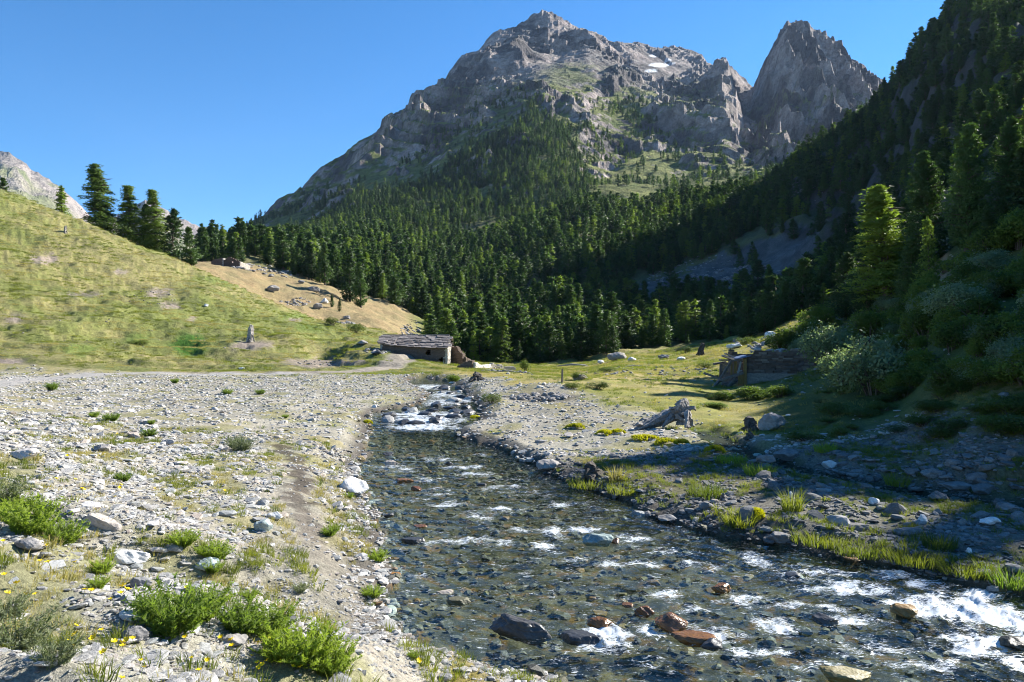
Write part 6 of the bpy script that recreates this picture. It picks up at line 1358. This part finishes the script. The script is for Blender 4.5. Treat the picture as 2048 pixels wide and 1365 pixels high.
# ------------------------------------------------------------------ dead wood, stumps, post
def gnarl(m, pts, rad, n=12, seed=0, amp=.25):
    """a ribbed twisted limb"""
    P_ = []; r_ = []
    for i in range(len(pts)-1):
        for k in range(5):
            t = k/5; P_.append(Vector(pts[i]).lerp(Vector(pts[i+1]), t)); r_.append(rad[i]*(1-t)+rad[i+1]*t)
    P_.append(Vector(pts[-1])); r_.append(rad[-1]); b = len(m.v); rr = random.Random(seed); ph = rr.uniform(0, 6)
    for i, p in enumerate(P_):
        t = (P_[min(i+1, len(P_)-1)]-P_[max(i-1, 0)]).normalized(); a = t.cross(Vector((.1, .2, 1)) if abs(t.z) < .9 else Vector((1, 0, .1))).normalized(); c = t.cross(a); jx = rr.uniform(-1, 1)*r_[i]*.12
        for k in range(n):
            q = 2*math.pi*k/n; w_ = 1+amp*math.sin(3*q+ph+i*.12)+amp*.6*math.sin(7*q+ph*2+i*.2)+rr.uniform(-.08, .08); m.v.append(tuple(p+(a*math.cos(q)+c*math.sin(q))*r_[i]*w_+c*jx))
    for i in range(len(P_)-1):
        for k in range(n): m.f.append((b+i*n+k, b+i*n+(k+1) % n, b+(i+1)*n+(k+1) % n, b+(i+1)*n+k))
    m.f.append(tuple(b+k for k in range(n))[::-1]); m.f.append(tuple(b+(len(P_)-1)*n+k for k in range(n)))
def dead_trunk():
    x0, y0, z0 = ground_at(1262, 866); x1, y1, z1 = ground_at(1368, 850); e = bpy.data.objects.new('fallen_tree', None); link(e); tag(e, 'bleached fallen tree trunk with its root plate raised beside the side stream', 'fallen tree'); y0 = y1 = (y0+y1)/2; z1 = max(z0, z1)
    hx = lambda px: wx_(px, y0); hz = lambda py: zz(py, y0); m = MB()
    gnarl(m, [(hx(1266), y0-.5, hz(858)), (hx(1300), y0-.2, hz(846)), (hx(1335), y0, hz(832)), (hx(1358), y0+.1, hz(826))], [.07, .17, .23, .26], 16, 3); m.build('trunk', M_dead, e)
    for i, (pts, rad) in enumerate([([(hx(1352), y0, hz(832)), (hx(1356), y0-.1, hz(815)), (hx(1368), y0, hz(808)), (hx(1378), y0+.1, hz(812))], [.4, .34, .28, .12]), ([(hx(1358), y0, hz(826)), (hx(1372), y0-.1, hz(828)), (hx(1377), y0-.2, hz(842)), (hx(1382), y0-.2, hz(852))], [.4, .26, .16, .07]),
                                    ([(hx(1355), y0-.2, hz(838)), (hx(1365), y0-.5, hz(842)), (hx(1368), y0-.7, hz(852))], [.3, .16, .07]), ([(hx(1340), y0-.2, hz(832)), (hx(1328), y0-.5, hz(842)), (hx(1318), y0-.6, hz(852))], [.2, .12, .05]),
                                    ([(hx(1336), y0, hz(826)), (hx(1342), y0-.2, hz(818)), (hx(1338), y0, hz(815))], [.14, .09, .03]), ([(hx(1302), y0, hz(842)), (hx(1284), y0-.2, hz(838)), (hx(1276), y0-.2, hz(842))], [.14, .08, .03]), ([(hx(1368), y0, hz(815)), (hx(1378), y0+.3, hz(822)), (hx(1380), y0+.3, hz(835))], [.26, .2, .08]),
                                    ([(hx(1350), y0, hz(826)), (hx(1349), y0-.3, hz(816)), (hx(1356), y0-.4, hz(807))], [.2, .14, .05]), ([(hx(1362), y0, hz(830)), (hx(1366), y0-.6, hz(824)), (hx(1362), y0-.9, hz(836)), (hx(1358), y0-1., hz(850))], [.22, .14, .10, .05]), ([(hx(1365), y0, hz(818)), (hx(1386), y0-.2, hz(816)), (hx(1391), y0, hz(822))], [.18, .09, .03]), ([(hx(1285), y0-.3, hz(852)), (hx(1272), y0-.5, hz(846)), (hx(1262), y0-.5, hz(850))], [.14, .10, .04])]):
        m = MB(); gnarl(m, pts, [q*.62 for q in rad], 10, 10+i, .35); m.build('root', M_dead, e)
dead_trunk()
def stump(px, py, wpx, hpx, label, seed, Ymin=3, Ymax=60, mat=None, name='tree_stump', cat='stump', roots=6):
    x, y, z = ground_at(px, py, Ymin, Ymax); s = 1/K*y; w_, h = wpx*s, hpx*s; r = random.Random(seed); e = bpy.data.objects.new(name, None); link(e); e.location = (x, y, z-.05*h); tag(e, label, cat); mat = mat or M_dead
    m = MB(); gnarl(m, [(0, 0, 0), (r.uniform(-.1, .1)*w_, 0, h*.4), (r.uniform(-.15, .15)*w_, .05*w_, h*.75), (r.uniform(-.2, .2)*w_, 0, h)], [w_*.30, w_*.25, w_*.22, w_*.13], 12, seed, .3); m.build('trunk', mat, e)
    for i in range(roots):
        a = 6.28*i/roots+r.uniform(-.3, .3); l = w_*r.uniform(.35, .6); m = MB(); gnarl(m, [(math.cos(a)*w_*.1, math.sin(a)*w_*.1, h*r.uniform(.15, .4)), (math.cos(a)*l*.6, math.sin(a)*l*.6, h*r.uniform(.05, .35)), (math.cos(a)*l, math.sin(a)*l, h*r.uniform(-.05, .15))], [w_*.12, w_*.08, w_*.03], 8, seed+i, .3); m.build('root', mat, e)
M_darkw = m_wood('dark_root_wood', (.05, .042, .036), (.16, .14, .12), (3, 3, 3), .9, .05)
for a in [(1188, 958, 60, 30, 'dark root stump in the shade at the tip of the gravel bar', 31, {}), (1503, 862, 44, 28, 'tangled dead root leaning on the large meadow boulder', 32, dict(roots=9)), (500, 684, 20, 34, 'grey weathered stump standing on the green hillside', 33, dict(Ymin=60, Ymax=130, mat=None)),
          (130, 468, 9, 16, 'small broken snag high on the green hillside', 34, dict(Ymin=60, Ymax=140, roots=3)), (952, 762, 40, 15, 'sprawling dark root above the rapid', 35, dict(Ymin=40, Ymax=70, roots=9)), (1402, 712, 22, 26, 'twisted dark root left of the far hut stones', 36, dict(Ymin=60, Ymax=130, roots=7)),
          (1448, 1000, 18, 12, 'bit of driftwood on the far gravel bar', 37, dict(roots=4)), (1500, 880, 30, 14, 'dark rootlets beside the side stream', 38, dict(roots=7))]:
    k = dict(a[6]); k.setdefault('mat', M_darkw if a[5] in (31, 32, 35, 36, 38) else M_dead); stump(*a[:6], **k)
x, y, z = ground_at(1124, 766, 30, 80); m = MB(); m.tube([(0, 0, -.2), (.02, 0, .75)], [.06, .05], 7); tag(m.build('wooden_post', M_oldwood, loc=(x, y, z)), 'short wooden post standing on the meadow by the dark slates', 'post')
for i, (px, py, wp, dx, lab) in enumerate([(1150, 735, 70, .3, 'bleached branch lying on the meadow towards the hut'), (1270, 735, 46, -.2, 'pale fallen branch on the upper meadow'), (1690, 1060, 40, .2, 'thin dead branch on the shaded gravel'), (1060, 1338, 90, -.15, 'brown root lying along the wet stones at the bottom'), (1215, 1262, 18, .5, 'small rusty twig by the pyramid stone')]):
    x, y, z = ground_at(px, py, 3, 120); L = wp/K*y; m = MB(); r = random.Random(70+i); gnarl(m, [(-L/2, dx*L, .02), (-L*.1, 0, .06*L), (L*.2, -dx*L*.3, .04*L), (L/2, -dx*L*.5, .02)], [L*.012, L*.03, L*.028, L*.01], 7, 70+i, .2); tag(m.build('dead_branch', M_dead if i != 3 else M_darkw, loc=(x, y, z+L*.01)), lab, 'branch')
# rubble fields and boulders too many to name, on the slopes
def rubble():
    r = random.Random(91); pts = []
    def add(n, cx, cy, rx, ry, Y0, Y1, s0, s1):
        for i in range(n):
            a = r.uniform(0, 6.28); q = r.random()**.5; x, y, z = ground_fast(cx+rx*q*math.cos(a), cy+ry*q*math.sin(a), Y0, Y1); pts.append((x, y, z, r.uniform(s0, s1)))
    add(70, 590, 605, 30, 9, 145, 260, .3, 1.1); add(50, 690, 650, 22, 8, 140, 260, .4, 1.6); add(70, 820, 662, 20, 12, 120, 260, .4, 1.4); add(40, 560, 545, 40, 8, 150, 260, .5, 2.0); add(60, 505, 532, 40, 6, 180, 270, .5, 2.2); add(60, 1046, 655, 22, 14, 140, 330, .6, 2.0)
    add(60, 760, 705, 30, 8, 70, 120, .2, .7); add(70, 1300, 745, 130, 14, 60, 140, .15, .5); add(60, 1010, 750, 60, 8, 60, 110, .15, .5); add(50, 1520, 688, 50, 8, 80, 160, .3, 1.2); add(60, 1080, 797, 60, 7, 30, 45, .15, .5); add(60, 300, 595, 60, 14, 70, 140, .1, .35); add(40, 640, 728, 50, 8, 60, 100, .12, .35); add(60, 300, 640, 280, 80, 64, 135, .08, .3)
    add(520, 1440, 560, 150, 40, 170, 560, .5, 2.2); add(90, 1600, 365, 60, 35, 300, 640, .8, 3.0); add(120, 1060, 700, 200, 20, 100, 200, .2, .7)
    n = len(pts); P_ = np.array(pts); src = []
    for q in range(4):
        k = q*7+3; x, y, z, s_ = pts[k]; src.append(tag(obj('rubble_rock', rock_mesh('rubble_rock', 1300+q, (1, .8, .5), M_rockb, planes=11, sub=2), loc=(x, y, z), scl=s_), 'rough grey rock in the rubble on the tan slope', 'rock', 'rocks in the rubble on the tan slope'))
    sc_ = P_[:, 3:4]*np.array([[1, 1, 1.0]]); spread('rubble', P_[:, :3]+np.array([0, 0, .05]), np.stack([rng.normal(0, .25, n), rng.normal(0, .25, n), rng.uniform(0, 6.28, n)], -1), sc_, src, label='loose pale rocks and scree scattered over the slopes and the meadow', cat='rubble')
rubble()
# ------------------------------------------------------------------ the air
def haze():
    x0, x1, y0, y1, z0, z1 = -3200., 3000., -60., 6600., -60., 1750.
    m = MB(); m.box(((x0+x1)/2, (y0+y1)/2, (z0+z1)/2), (x1-x0, y1-y0, z1-z0))
    n = NT('haze_air'); v = n.n('ShaderNodeVolumePrincipled'); v.inputs['Color'].default_value = (.52, .70, 1.0, 1); v.inputs['Density'].default_value = HAZE; v.inputs['Anisotropy'].default_value = .2
    n.l(v.outputs[0], n.out.inputs['Volume']); o = m.build('haze', n.m); tag(o, 'thin blue air between the viewer and the far mountains', 'haze', None, 'stuff')
HAZE = .00002
haze()
